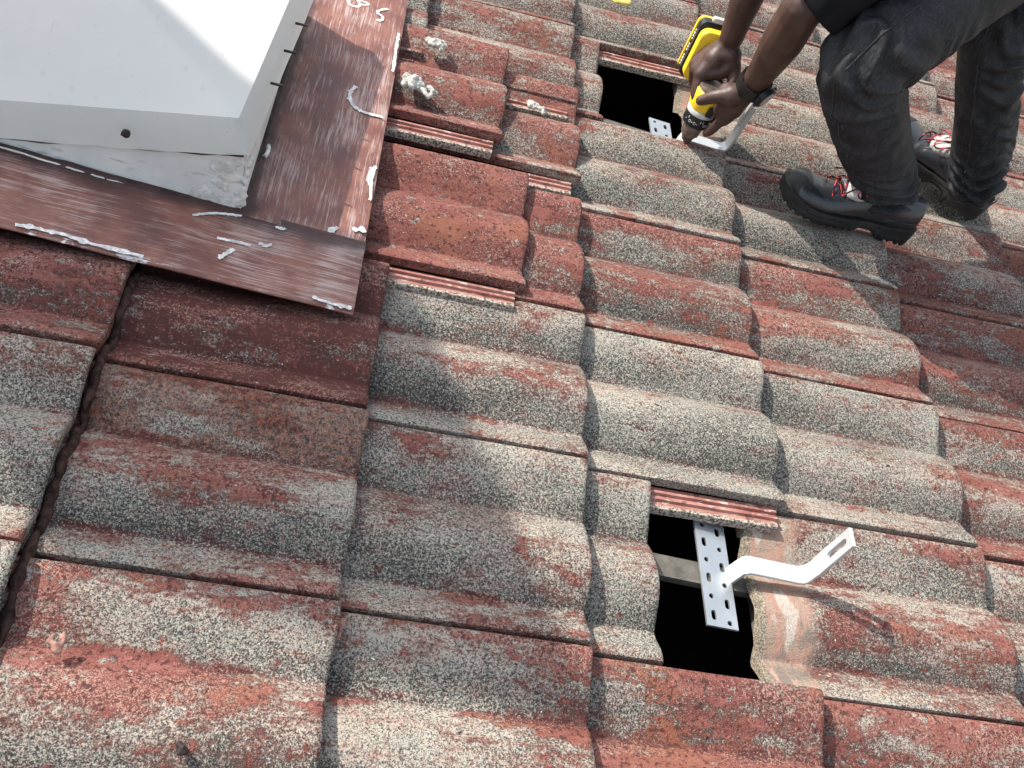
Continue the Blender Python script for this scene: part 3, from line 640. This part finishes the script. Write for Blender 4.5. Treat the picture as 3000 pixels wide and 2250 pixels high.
# ------------------------------------------------------------------ roof hook brackets
def bracket(off, label):
    ou, ov = off
    b = thing('roof_bracket', (1.255 + ou, .18 + ov, -.05), label, 'roof bracket', 'steel solar roof hook brackets')
    w_, l_ = .049, .180; cx, cy = 1.2525 + ou, .182 + ov
    out = [(-w_ / 2, -l_ / 2), (w_ / 2, -l_ / 2), (w_ / 2, l_ / 2), (-w_ / 2, l_ / 2)]
    holes = []
    for k in range(6):                                          # two staggered columns of slots and round holes
        y = l_ / 2 - .015 - k * .0305
        holes.append(slot(-w_ / 4, y + .005, .0088, .0165 if k % 2 else .0088)); holes.append(slot(w_ / 4, y - .004, .0088, .0165 if k % 2 == 0 else .0088))
    holes = [h for h in holes if all(abs(q[1]) < l_ / 2 - .003 for q in h)]
    g = flat_shape([out] + holes, .004, lambda x, y, z: (cx + x + .004 * (-y / l_), cy + y, -.052 + z)); part('base_plate', g, M_STEEL, b, angle=40)
    path = [(1.2785, -.053), (1.2788, -.042), (1.2792, -.032), (1.2796, -.024), (1.2812, -.0165), (1.2865, -.0125), (1.295, -.0115), (1.33, -.0115), (1.366, -.0115), (1.374, -.0095), (1.379, -.003), (1.3805, .006), (1.382, .022)]
    g = G(); rows = []; th = .0026
    for k, p in enumerate(path):
        a = path[max(k - 1, 0)]; c = path[min(k + 1, len(path) - 1)]; d = Vector((c[0] - a[0], c[1] - a[1])).normalized(); nn = Vector((-d.y, d.x)) * th
        kv = (.0035, .002, .001)[k] if k < 3 else 0; va, vb = .165 + ov + kv, .195 + ov + kv; ins = .0007
        sk2 = -.006 * min(1, max(0, (1.31 - p[0]) / .03)) if False else 0
        rows.append([(p[0] + nn.x + ou, va + ins, p[1] + nn.y), (p[0] + nn.x * .6 + ou, va, p[1] + nn.y * .6), (p[0] - nn.x * .6 + ou, va, p[1] - nn.y * .6), (p[0] - nn.x + ou, va + ins, p[1] - nn.y), (p[0] - nn.x + ou, vb - ins, p[1] - nn.y), (p[0] - nn.x * .6 + ou, vb, p[1] - nn.y * .6), (p[0] + nn.x * .6 + ou, vb, p[1] + nn.y * .6), (p[0] + nn.x + ou, vb - ins, p[1] + nn.y)])
    g.grid(rows, True, True); part('arm', g, M_STEELW, b, angle=50)
    g = flat_shape([[(-.015, 0), (.015, 0), (.015, .086), (-.015, .086)], slot(0, .051, .0105, .050)], .0052, lambda x, y, z: (1.3822 + ou + z + .002 * y / .086, .180 + ov + x, .0215 + y))
    for k in range(16): g.box((1.3793 + ou + .0004 * k / 4, .180 + ov - .0104, .031 + .0034 * k), (.0012, .0085, .0014)); g.box((1.3793 + ou + .0004 * k / 4, .180 + ov + .0104, .031 + .0034 * k), (.0012, .0085, .0014))
    part('slotted_foot', g, M_STEELW, b, angle=40)
    g = bead([(1.2800 + ou, .169 + ov, -.049), (1.2800 + ou, .198 + ov, -.049)], .0028, 4, .0006); part('weld_bead', g, M_STEEL, b)
    return b
bracket((0, 0), 'steel roof hook bracket standing free in the nearer tile hole')
bracket((-.004, 1.043), 'steel roof hook bracket being drilled by the worker in the farther hole')

# ------------------------------------------------------------------ unseen brick chimney, added to cast the shadow over the left foreground
S3 = [Vector((1.03, -.085, 0)), Vector((.735, .565, 0)), Vector((.36, .005, 0))]; SUN_R = Vector((-.148, .075, .138)); UPR = Vector((-math.sin(PITCH), 0, math.cos(PITCH)))
HH = 16.0 * SUN_R.dot(UPR) + S3[0].dot(UPR)
tops = [s + SUN_R * ((HH - s.dot(UPR)) / SUN_R.dot(UPR)) for s in S3]; tops.append(tops[1] + tops[2] - tops[0]); tops = [tops[0], tops[1], tops[3], tops[2]]
ch = thing('added_chimney', tuple(tops[0] - UPR * 2.6), 'unseen brick chimney added up the slope to cast the left foreground shadow', 'chimney')
ctr = sum(tops, Vector()) / 4
def prism(sc_, a, b): return G().grid([[ctr + (t - ctr) * sc_ - UPR * a for t in tops], [ctr + (t - ctr) * sc_ - UPR * b for t in tops]], True, True)
part('stack', prism(.90, .08, 3.2), M_BRICK, ch, smooth=False); part('cap', prism(1.0, 0, .08), M_CEMENT, ch, smooth=False)

# ------------------------------------------------------------------ cordless drill
DC = Vector((1.277, 1.200, -.004)); DA = Vector((-.020, .022, 1)).normalized(); DG = Vector((-.05, 1, .02)); DG = (DG - DA * DG.dot(DA)).normalized(); DS = DG.cross(DA)   # axis, grip, side (+u)
def dp(z, g=0., s=0.):
    if g < .06 and z > .083: z = .083 + (z - .083) * .44
    return DC + DA * z + DG * g + DS * s
dr = thing('cordless_drill', tuple(dp(.1)), 'yellow and black cordless drill held in both hands over the farther hole', 'drill')
g = G(); g.lathe([(0, .004), (.001, .0105), (.006, .0125), (.018, .0165), (.019, .0195), (.040, .0215), (.043, .0205)], dp(0), DA); part('chuck', g, M_CHUCK, dr)
g = G(); g.lathe([(-.080, .0022), (0, .0028)], dp(0), DA, 8); part('drill_bit', g, M_CHUCK, dr)
g = G(); rows = []
for z_, r in ((.043, .0235), (.045, .0272), (.052, .0282), (.068, .0288), (.071, .0278)):
    rows.append([dp(z_) + (DS * math.cos(6.2832 * k / 48) + DG * math.sin(6.2832 * k / 48)) * (r + (.0007 if k % 4 < 2 else 0)) for k in range(48)])
g.grid(rows, True, True); cl = part('torque_collar', g, M_BLK, dr)
g = G(); c_ = 0
for k, sh in enumerate('d|o.o.tlo.|o.|d'):                      # dots, rings and strokes printed round the collar
    a = -2.75 + k * .19; rr = .0294; ctr_ = lambda z, a2: dp(z) + (DS * math.cos(a2) + DG * math.sin(a2)) * rr
    if sh in '.d': g.ball(ctr_(.057, a), .0013, 6, 4)
    elif sh == 'o': g.tube([ctr_(.057 + .0026 * math.sin(q * .7854), a + .085 * math.cos(q * .7854)) for q in range(9)], .0007, 5)
    else: g.tube([ctr_(.0615, a), ctr_(.0665, a + .03)], .0009, 5)
part('collar_marking', g, M_GREY, dr, label='pale dots and numerals round the torque collar')
g = G(); g.lathe([(.071, .027), (.072, .0300), (.081, .0305), (.083, .0285)], dp(0), DA, 32); part('grey_ring', g, M_GREY, dr)
g = G(); rows = []
for z_, a_, b_ in ((.083, .026, .026), (.085, .0295, .0295), (.10, .0305, .031), (.14, .031, .034), (.172, .030, .034), (.178, .027, .031)):
    rows.append([dp(z_, .003 + b_ * math.copysign(abs(math.sin(q)) ** .8, math.sin(q)), a_ * math.copysign(abs(math.cos(q)) ** .8, math.cos(q))) for q in [6.2832 * k / 28 for k in range(28)]])
g.grid(rows, True, True); part('gear_housing', g, M_YEL, dr)
g = G(); rows = []
for z_, a_, b_ in ((.178, .0262, .030), (.181, .0285, .0325), (.193, .027, .031), (.197, .022, .026)):
    rows.append([dp(z_, .003 + b_ * math.sin(q), a_ * math.cos(q)) for q in [6.2832 * k / 28 for k in range(28)]])
g.grid(rows, True, True); part('motor_cap', g, M_CHUCK, dr)
g = G(); g.box(dp(.106, -.0295, .006), (.012, .010, .022)); part('side_vent', g, M_BLK, dr)
def rbox(z0, z1, g0, g1, s0, s1, r=.010):
    """rounded block in the drill's frame, rings along the grip axis"""
    G_ = G(); rows = []
    for gg, ins in ((g0, .004), (g0 + .003, .0), (g1 - .003, .0), (g1, .004)):
        ring_ = []
        for cx, cy, a0 in ((s1 - r, z1 - r, 0), (s0 + r, z1 - r, 1.5708), (s0 + r, z0 + r, 3.1416), (s1 - r, z0 + r, 4.7124)):
            for q in range(5): a = a0 + 1.5708 * q / 4; ring_.append(dp(cy + (r - ins) * math.sin(a), gg, cx + (r - ins) * math.cos(a)))
        rows.append(ring_)
    return G_.grid(rows, True, True)
g = G(); rows = []
for gg, zc, a_, b_ in ((.012, .150, .017, .023), (.035, .150, .0175, .024), (.07, .147, .017, .022), (.092, .144, .020, .027), (.104, .142, .028, .040)):
    rows.append([dp(zc + b_ * math.sin(q), gg, a_ * math.cos(q)) for q in [6.2832 * k / 20 for k in range(20)]])
g.grid(rows, True, True); part('grip', g, M_BLK, dr)
foot = part('grip_foot', rbox(.082, .196, .088, .112, -.036, .036, .018), M_YEL, dr)
bt = part('battery', rbox(.076, .204, .113, .136, -.038, .038, .014), M_BLK, dr)
part('battery_rim', rbox(.078, .202, .1365, .1485, -.0385, .0385, .014), M_YEL, bt)
part('battery_stripe', rbox(.092, .186, .1165, .1225, -.0384, .0384, .004), M_YEL, bt)
g = G()
for k in range(13):
    if k in (4, 8): continue
    z_ = .096 + k * .0066; g.box(dp(z_, .1275, -.0384), (.0012, .0052 if k % 3 else .0040, .0036), Matrix((DS, DG, DA)).transposed())
part('battery_lettering', g, M_WHITE, bt, label='row of small worn white letters'); 
part('battery_clip', rbox(.200, .213, .118, .134, -.016, .016, .004), M_GREY, bt)

# ------------------------------------------------------------------ the worker
AL, KL, HL = (1.692, 1.100, .085), (1.412, 1.004, .372), (1.700, 1.240, .635)
AR, KR, HR = (1.958, 1.272, .085), (1.735, 1.215, .420), (1.83, 1.435, .615)
EL, WL, SL = (1.285, 1.050, .402), (1.325, 1.154, .178), (1.420, 1.080, .670)
ER, WR, SR = (1.252, 1.285, .440), (1.278, 1.257, .206), (1.400, 1.430, .670)
body = G()
def chain(p, r, n=14, k=4): c = catmull(p, k); body.limb(c, np.interp(np.linspace(0, 1, len(c)), np.linspace(0, 1, len(r)), r), n)
chain([SL, (1.355, 1.06, .54), EL], [.046, .043, .037]); chain([EL, (1.297, 1.078, .325), (1.314, 1.122, .245), WL], [.037, .0385, .030, .0245])
chain([SR, (1.315, 1.35, .56), ER], [.046, .043, .037]); chain([ER, (1.262, 1.268, .34), (1.270, 1.260, .265), WR], [.037, .037, .029, .0235])
chain([(1.80, 1.33, .60), (1.64, 1.29, .70), (1.48, 1.26, .735), (1.40, 1.25, .735)], [.125, .125, .125, .10]); chain([SL, (1.42, 1.25, .72), SR], [.055, .08, .055])
chain([(1.40, 1.25, .735), (1.30, 1.245, .735)], [.058, .055]); chain([(1.285, 1.245, .730), (1.235, 1.243, .690), (1.215, 1.242, .650)], [.088, .085, .058])
chain([HL, KL], [.07, .05]); chain([KL, AL], [.05, .035]); chain([HR, KR], [.07, .05]); chain([KR, AR], [.05, .035])
chain([(1.165, 1.243, .672), (1.150, 1.243, .655)], [.014, .011]); body.ball((1.26, 1.155, .69), (.022, .010, .03)); body.ball((1.26, 1.332, .69), (.022, .010, .03))   # nose, ears
def digits(wrist, specs, palm_r):
    for pts, r in specs:
        chain(pts, [q * 1.14 for q in r], 10, 4); body.limb([wrist, pts[0]], [palm_r, r[0] * 1.4], 10)
digits(Vector((1.274, 1.256, .190)), [([(1.246, 1.226, .132), (1.247, 1.208, .104), (1.258, 1.196, .087), (1.262, 1.190, .078)], [.0118, .0095, .0086, .0070]), ([(1.2425, 1.249, .126), (1.250, 1.250, .100), (1.280, 1.252, .098), (1.300, 1.252, .116)], [.0120, .0098, .0090, .0078]),
    ([(1.244, 1.270, .126), (1.252, 1.271, .102), (1.281, 1.272, .100), (1.299, 1.271, .117)], [.0115, .0092, .0086, .0074]), ([(1.249, 1.289, .131), (1.257, 1.289, .109), (1.280, 1.289, .106), (1.296, 1.288, .120)], [.0105, .0084, .0078, .0068]),
    ([(1.293, 1.244, .184), (1.309, 1.226, .160), (1.307, 1.207, .138)], [.0135, .0105, .0085])], .0205)
body.ball((1.262, 1.244, .158), (.024, .027, .030), 14, 10); body.limb([(1.290, 1.243, .180), (1.268, 1.246, .170)], [.020, .022]); body.limb([(1.298, 1.236, .170), (1.282, 1.226, .150), (1.258, 1.226, .138)], [.016, .015, .014])
digits(Vector((1.318, 1.158, .160)), [([(1.312, 1.156, .108), (1.303, 1.156, .080), (1.299, 1.160, .058), (1.295, 1.165, .045)], [.0122, .0096, .0088, .0072]), ([(1.325, 1.168, .112), (1.322, 1.177, .080), (1.316, 1.194, .062), (1.304, 1.208, .056)], [.0120, .0098, .0088, .0074]),
    ([(1.333, 1.184, .122), (1.330, 1.203, .094), (1.320, 1.222, .080), (1.304, 1.232, .078)], [.0115, .0094, .0086, .0072]), ([(1.335, 1.198, .136), (1.331, 1.220, .114), (1.318, 1.236, .104), (1.302, 1.240, .102)], [.0105, .0086, .0078, .0068]),
    ([(1.296, 1.152, .150), (1.270, 1.153, .138), (1.248, 1.162, .114)], [.0165, .0125, .0094])], .0225)
body.ball((1.308, 1.162, .135), (.025, .022, .032), 14, 10); body.limb([(1.318, 1.160, .150), (1.290, 1.165, .148)], [.024, .020]); body.limb([(1.30, 1.160, .150), (1.296, 1.165, .105)], [.020, .015])
def fleece(g, f):                                               # push vertices along a noise field
    g.v = [f(Vector(p)) for p in g.v]; return g
me = mk('person', voxel(body, .0034, 3), M_SKIN, (1.6, 1.25, .3), True, 80)
pe = bpy.data.objects.new('person', me); COL.objects.link(pe); pe.matrix_world = MX @ Matrix.Translation((1.6, 1.25, .3)); pe['_o'] = (1.6, 1.25, .3)
tag(pe, 'worker in black jeans, black shirt and safety shoes bending over a drill on the roof', 'person')
# jeans
jn = G()
def leg(path, radii, seed, folds):
    c = catmull(path, 26); n = 72; rr = np.interp(np.linspace(0, 1, len(c)), np.linspace(0, 1, len(radii)), radii); rows = []; prev = Vector((1, 0, .2)); s = 0.0
    for i, p in enumerate(c):
        p = Vector(p); q = Vector(c[min(i + 1, len(c) - 1)]); o = Vector(c[max(i - 1, 0)]); d = (q - o).normalized(); s += (p - o).length * (1 if i else 0)
        a = (prev - d * prev.dot(d)).normalized(); b = d.cross(a); prev = a; t = i / (len(c) - 1); row = []
        for k in range(n):
            th = 2 * math.pi * k / n; r = rr[i]
            for (t0, wd, amp, lam, th0, sp, sl) in folds:
                env = math.exp(-((t - t0) / wd) ** 2) * max(0, .25 + .75 * math.cos(th - th0)) ** sp
                ph = s / lam + sl * math.sin(th - th0) + 1.0 * ns(math.cos(th) * 1.1, math.sin(th) * 1.1 + s * 7, seed) + .45 * ns(math.cos(th) * 2.4, math.sin(th) * 2.4 + s * 17, seed + 4)
                w = math.sin(2 * math.pi * ph); r += 1.45 * amp * env * (abs(w) ** .7 * (1 if w > 0 else -.9))
            r += .004 * ns(math.cos(th) * 1.5 + seed, math.sin(th) * 1.5, s * 8) + .0016 * ns(math.cos(th) * 4, math.sin(th) * 4 + seed, s * 30)
            row.append(p + a * (r * math.cos(th)) + b * (r * math.sin(th)))
        rows.append(row)
    jn.grid(rows, True, True); return rows
hemL = Vector((1.700, 1.102, .062)); hemR = Vector((1.966, 1.272, .055))
rL = leg([tuple(Vector(HL) + Vector((.09, .02, .01))), HL, (1.560, 1.118, .520), (1.445, 1.020, .412), (1.422, 1.004, .360), (1.476, 1.024, .296), (1.566, 1.058, .202), (1.655, 1.088, .118), tuple(hemL)], [.112, .104, .086, .079, .0755, .0735, .0685, .0605, .0550], 3.3,
    [(.47, .10, .0075, .033, 0.3, 1.0, .35), (.62, .18, .0040, .047, 1.2, .8, .55), (.92, .10, .0105, .036, .4, .35, .35), (.30, .14, .0050, .060, 2.4, .8, .7), (.40, .12, .004, .043, -1.8, .8, .6)])
rR = leg([tuple(Vector(HR) + Vector((.06, .02, .01))), HR, (1.775, 1.30, .520), (1.735, 1.225, .435), (1.760, 1.222, .375), (1.825, 1.236, .280), (1.895, 1.253, .180), (1.945, 1.267, .100), tuple(hemR)], [.115, .108, .092, .076, .068, .063, .060, .0585, .057], 8.1,
    [(.45, .13, .0070, .036, 0.0, .9, .4), (.68, .16, .0042, .050, .5, .8, .5), (.90, .12, .0110, .039, .2, .35, .35)])
jn.limb(catmull([(1.80, 1.22, .60), (1.86, 1.33, .625), (1.86, 1.45, .63)], 4), [.118] * 9, 24); jn.limb(catmull([(1.83, 1.33, .62), (1.72, 1.31, .67), (1.66, 1.30, .695)], 4), [.135, .135, .135, .135, .14, .14, .142, .142, .142], 24)
je = part('jeans', voxel(jn, .0036, 1), M_DENIM, pe, angle=80, label='black denim jeans, creased at knees and hems')
def seam(rows, k0, i0, i1, r=.0011, off=.0012):
    g = G(); pts = []
    for i in range(i0, i1, 2):
        n = len(rows[i]); c = sum((Vector(p) for p in rows[i]), Vector()) / n; q = Vector(rows[i][k0 % n]); pts.append(q + (q - c).normalized() * off)
    g.tube(pts, r, 6); return g
def facing(rows, i, dirn):
    c = sum((Vector(p) for p in rows[i]), Vector()) / len(rows[i]); return max(range(len(rows[i])), key=lambda k: (Vector(rows[i][k]) - c).dot(Vector(dirn)))
nL = len(rL); nR = len(rR)
for rows, dirn, i0, i1 in ((rL, (-.5, -.9, .35), int(nL * .22), int(nL * .47)), (rR, (-.62, -.75, -.1), int(nR * .34), int(nR * .9)), (rL, (-.75, -.45, .1), int(nL * .5), int(nL * .8))):
    part('seam', seam(rows, facing(rows, (i0 + i1) // 2, dirn), i0, i1), M_STITCH, je)
for rows in (rL, rR):
    g = G(); g.grid([[Vector(p) for p in rows[-1]]] * 1 + [[Vector(p) + (Vector(p) - sum((Vector(q) for q in rows[-1]), Vector()) / 72).normalized() * .0012 + (Vector(rows[-1][0]) - Vector(rows[-4][0])).normalized() * .002 for p in rows[-1]]], True)
    part('hem', g, M_STITCH, je)
# shirt
sh = G()
c = catmull([(1.70, 1.31, .69), (1.60, 1.29, .725), (1.50, 1.265, .75), (1.41, 1.25, .745)], 6); sh.limb(c, np.interp(np.linspace(0, 1, len(c)), [0, .5, 1], [.150, .152, .115]), 26)
c = catmull([SL, (1.42, 1.25, .735), SR], 6); sh.limb(c, np.interp(np.linspace(0, 1, len(c)), [0, .5, 1], [.080, .10, .080]), 20)
for S_, mid, E_ in ((SL, (1.360, 1.058, .545), Vector(EL)), (SR, (1.325, 1.352, .57), Vector(ER) + Vector((.02, .025, .05)))):
    c = catmull([S_, mid, tuple(E_ + Vector((.012, .002, .012)))], 8); sh.tube(c, np.interp(np.linspace(0, 1, len(c)), [0, .5, 1], [.076, .070, .066]), 22); sh.ball(S_, .078, 20, 12)
g = voxel(sh, .006, 3); g.v = [tuple(Vector(p) + Vector((ns(p[0] * 9, p[1] * 9, p[2] * 9), ns(p[0] * 9 + 5, p[1] * 9, p[2] * 9), ns(p[0] * 9, p[1] * 9 + 7, p[2] * 9))) * .008) for p in g.v]
part('t_shirt', g, M_SHIRT, pe, angle=80, label='black short sleeved t-shirt')
g = G(); g.ball((1.285, 1.244, .748), (.094, .090, .072), 20, 12); g.ball((1.315, 1.244, .70), (.07, .085, .06), 16, 10); part('hair', voxel(g, .006, 2), M_HAIR, pe)
# watch on the left wrist
wa = (Vector((1.314, 1.122, .245)) - Vector(WL)).normalized(); wc = Vector((1.3225, 1.147, .192)); wd = Vector((.70, -.62, -.30)); wd = (wd - wa * wd.dot(wa)).normalized(); ws = wa.cross(wd)
g = G(); n = 36; rows = []
for z_, r in ((-.0155, .0285), (-.0165, .0320), (0, .0335), (.0165, .0320), (.0155, .0285)): rows.append([wc + wa * z_ + (wd * math.cos(6.2832 * k / n) + ws * math.sin(6.2832 * k / n)) * (r + (.0006 if k % 3 == 0 else 0)) for k in range(n)])
g.grid(rows + [rows[0]], True); wt = part('wristwatch', g, M_BLK, pe, label='chunky black wristwatch on the near wrist')
g = G(); g.lathe([(.028, .019), (.029, .0225), (.037, .0235), (.041, .0205)], wc, wd, 28)
for s_ in (-1, 1):
    for z_ in (-.010, .010): g.ball(wc + wd * .034 + ws * (s_ * .0215) + wa * z_, (.004, .004, .004), 8, 6)
part('watch_case', g, M_BLK, wt); g = G(); g.lathe([(.0405, .0165), (.0418, .0160)], wc, wd, 24); part('watch_dial', g, M_DIAL, wt)
g = G(); g.lathe([(.0415, .0175), (.043, .0170)], wc, wd, 24); 
# safety shoes
def shoe(heel, fwd, up, label, mirror):
    f = Vector(fwd).normalized(); u = Vector(up); u = (u - f * u.dot(f)).normalized(); s = u.cross(f) * mirror; H = Vector(heel)
    T = lambda x, y, z: H + f * x + s * y + u * z
    st = [(.000, .022, .040, .094), (.006, .031, .030, .098), (.03, .0375, .028, .100), (.06, .039, .028, .100), (.09, .0385, .028, .099), (.115, .0385, .027, .097), (.135, .039, .027, .090), (.155, .041, .026, .081), (.180, .0445, .026, .071), (.205, .048, .025, .063), (.225, .0495, .025, .0640), (.248, .049, .026, .0660), (.268, .045, .027, .0630), (.284, .035, .029, .0560), (.293, .020, .033, .047)]
    g = G(); rows = []; n = 40
    cs = catmull(st, 4)
    for x, hw, z0, z1 in cs:
        row = []; cy = .007 * math.sin(max(0, (x - .1)) / .19 * math.pi) * 1.0
        for k in range(n):
            a = 2 * math.pi * k / n; ca, sa = math.cos(a), math.sin(a); zc = z0 + (z1 - z0) * .30
            pw = .62 if x < .13 else .78
            yy = hw * math.copysign(abs(ca) ** pw, ca); zz = zc + ((z1 - zc) if sa > 0 else (zc - z0)) * math.copysign(abs(sa) ** pw, sa)
            if sa > 0 and x < .135: yy *= 1 - .12 * sa
            elif sa > 0: yy *= 1 - .10 * sa
            d = .0009 * ns(x * 50, yy * 60, zz * 60) + (.0022 * math.sin(x * 330) * max(0, 1 - abs(x - .185) / .03) * max(0, sa))
            row.append(T(x, yy + cy, zz + d))
        rows.append(row)
    g.grid(rows, True, True)
    so_ = part('safety_shoe', g, M_LEATHER, pe, angle=80, label=label)
    # rubber sole with heel block, raised waist, toe bumper and side lugs
    so2 = [(-.006, .026, .004, .044), (.004, .036, 0, .046), (.03, .0415, 0, .043), (.065, .0425, 0, .038), (.075, .0420, .002, .037), (.085, .041, .012, .036), (.115, .0405, .013, .034), (.130, .0425, .004, .033), (.14, .044, 0, .032), (.18, .0485, 0, .031), (.225, .0535, 0, .032), (.255, .0525, .003, .036), (.280, .044, .008, .043), (.293, .034, .013, .047), (.301, .016, .020, .044)]
    g = G(); rows = []
    cs = catmull(so2, 6)
    for ci, (x, hw, z0, z1) in enumerate(cs):
        cy = .007 * math.sin(max(0, (x - .1)) / .19 * math.pi); row = []; lug = 0 if (x * 55) % 1 < .62 else .0055
        if .08 < x < .13: lug = 0
        for (yy, zz) in ((-1.0, 1.0), (-1.04, .72), (-1.0, .62), (-1.03, .45), (-1.0 + lug * 22 * .5, .16), (-.93 + lug * 12, 0), (-.5, 0), (0, 0), (.5, 0), (.93 - lug * 12, 0), (1.0 - lug * 22 * .5, .16), (1.03, .45), (1.0, .62), (1.04, .72), (1.0, 1.0), (.5, 1.0), (-.5, 1.0)):
            row.append(T(x, yy * hw + cy, z0 + (z1 - z0) * zz + (lug if zz == 0 else 0)))
        rows.append(row)
    g.grid(rows, True, True); part('sole', g, M_SOLE, so_, angle=45)
    g = G()                                                       # rubber toe cap with three ridges
    rows = []
    for x, hw, z1 in ((.252, .0496, .0668), (.257, .0500, .0672), (.264, .0474, .0660), (.268, .0474, .0655), (.275, .0435, .0620), (.281, .0400, .0595), (.287, .0330, .0550), (.297, .0160, .046)):
        rows.append([T(x, hw * math.cos(math.pi * k / 20), .034 + (z1 - .034) * math.sin(math.pi * k / 20) ** .8) for k in range(21)])
    g.grid(rows); part('toe_cap', g, M_SOLE, so_, angle=70)
    g = G()
    g.tube(catmull([T(.110, 0, .094), T(.135, .002, .087), T(.165, .003, .075), T(.180, .004, .066)], 6), [.016 + .006 * math.sin(math.pi * k / 18) for k in range(19)], 16, flat=1.7, ref=tuple(u)); part('tongue', g, M_TONGUE, so_)
    g = G()
    for k in range(4):
        x0 = .136 + k * .020; z0 = .1025 - k * .0100
        for sgn in (-1, 1):
            g.tube(catmull([T(x0 - .010, -.029 * sgn, z0 - .006 - .002 * k), T(x0 + .002, -.010 * sgn, z0 + .006), T(x0 + .012, .012 * sgn, z0 + .003), T(x0 + .012, .031 * sgn, z0 - .014)], 5), .0019, 6)
    for sgn in (-1, 1):                                           # bow loops
        g.tube(catmull([T(.128, 0, .112), T(.150, .030 * sgn, .110), T(.172, .046 * sgn, .093), T(.160, .050 * sgn, .086), T(.136, .026 * sgn, .104), T(.128, 0, .112)], 6), .0017, 6)
        g.tube(catmull([T(.128, 0, .112), T(.15, .020 * sgn, .103), T(.185, .038 * sgn, .086), T(.20, .046 * sgn, .075)], 6), .0017, 6)
    part('shoelace', g, M_LACE, so_)
    g = G()
    for k in range(3):
        for sgn in (-1, 1): g.lathe([(0, .0042), (.0012, .0040), (.0015, .0022)], T(.122 + k * .019, .033 * sgn, .090 - k * .010), s * sgn + u * .6, 12)
    part('eyelet', g, M_EYE, so_)
    g = G(); g.box(T(.170, -.0475 * 1, .054), (.012, .004, .009)); part('red_tag', g, M_REDTAG, so_)
    for a, b in (((.022, .0), (.112, .0)),):
        for sgn in (-1, 1):
            g = G(); g.tube(catmull([T(.004, .0335 * sgn, .060), T(.045, .0415 * sgn, .058), T(.085, .0405 * sgn, .072), T(.112, .0390 * sgn, .090)], 6), .0007, 5); part('stitching', g, M_STITCH, so_)
    return so_
shoe((1.764, 1.078, .004), (-1, .02, .012), (-.02, 0, 1), 'near black safety shoe with red flecked laces', 1)
shoe((2.002, 1.236, .002), (-.70, .71, .07), (.0, -.05, 1), 'far black safety shoe, toe pointing away', 1)
for o in sc.objects:
    if '_o' in o: del o['_o']
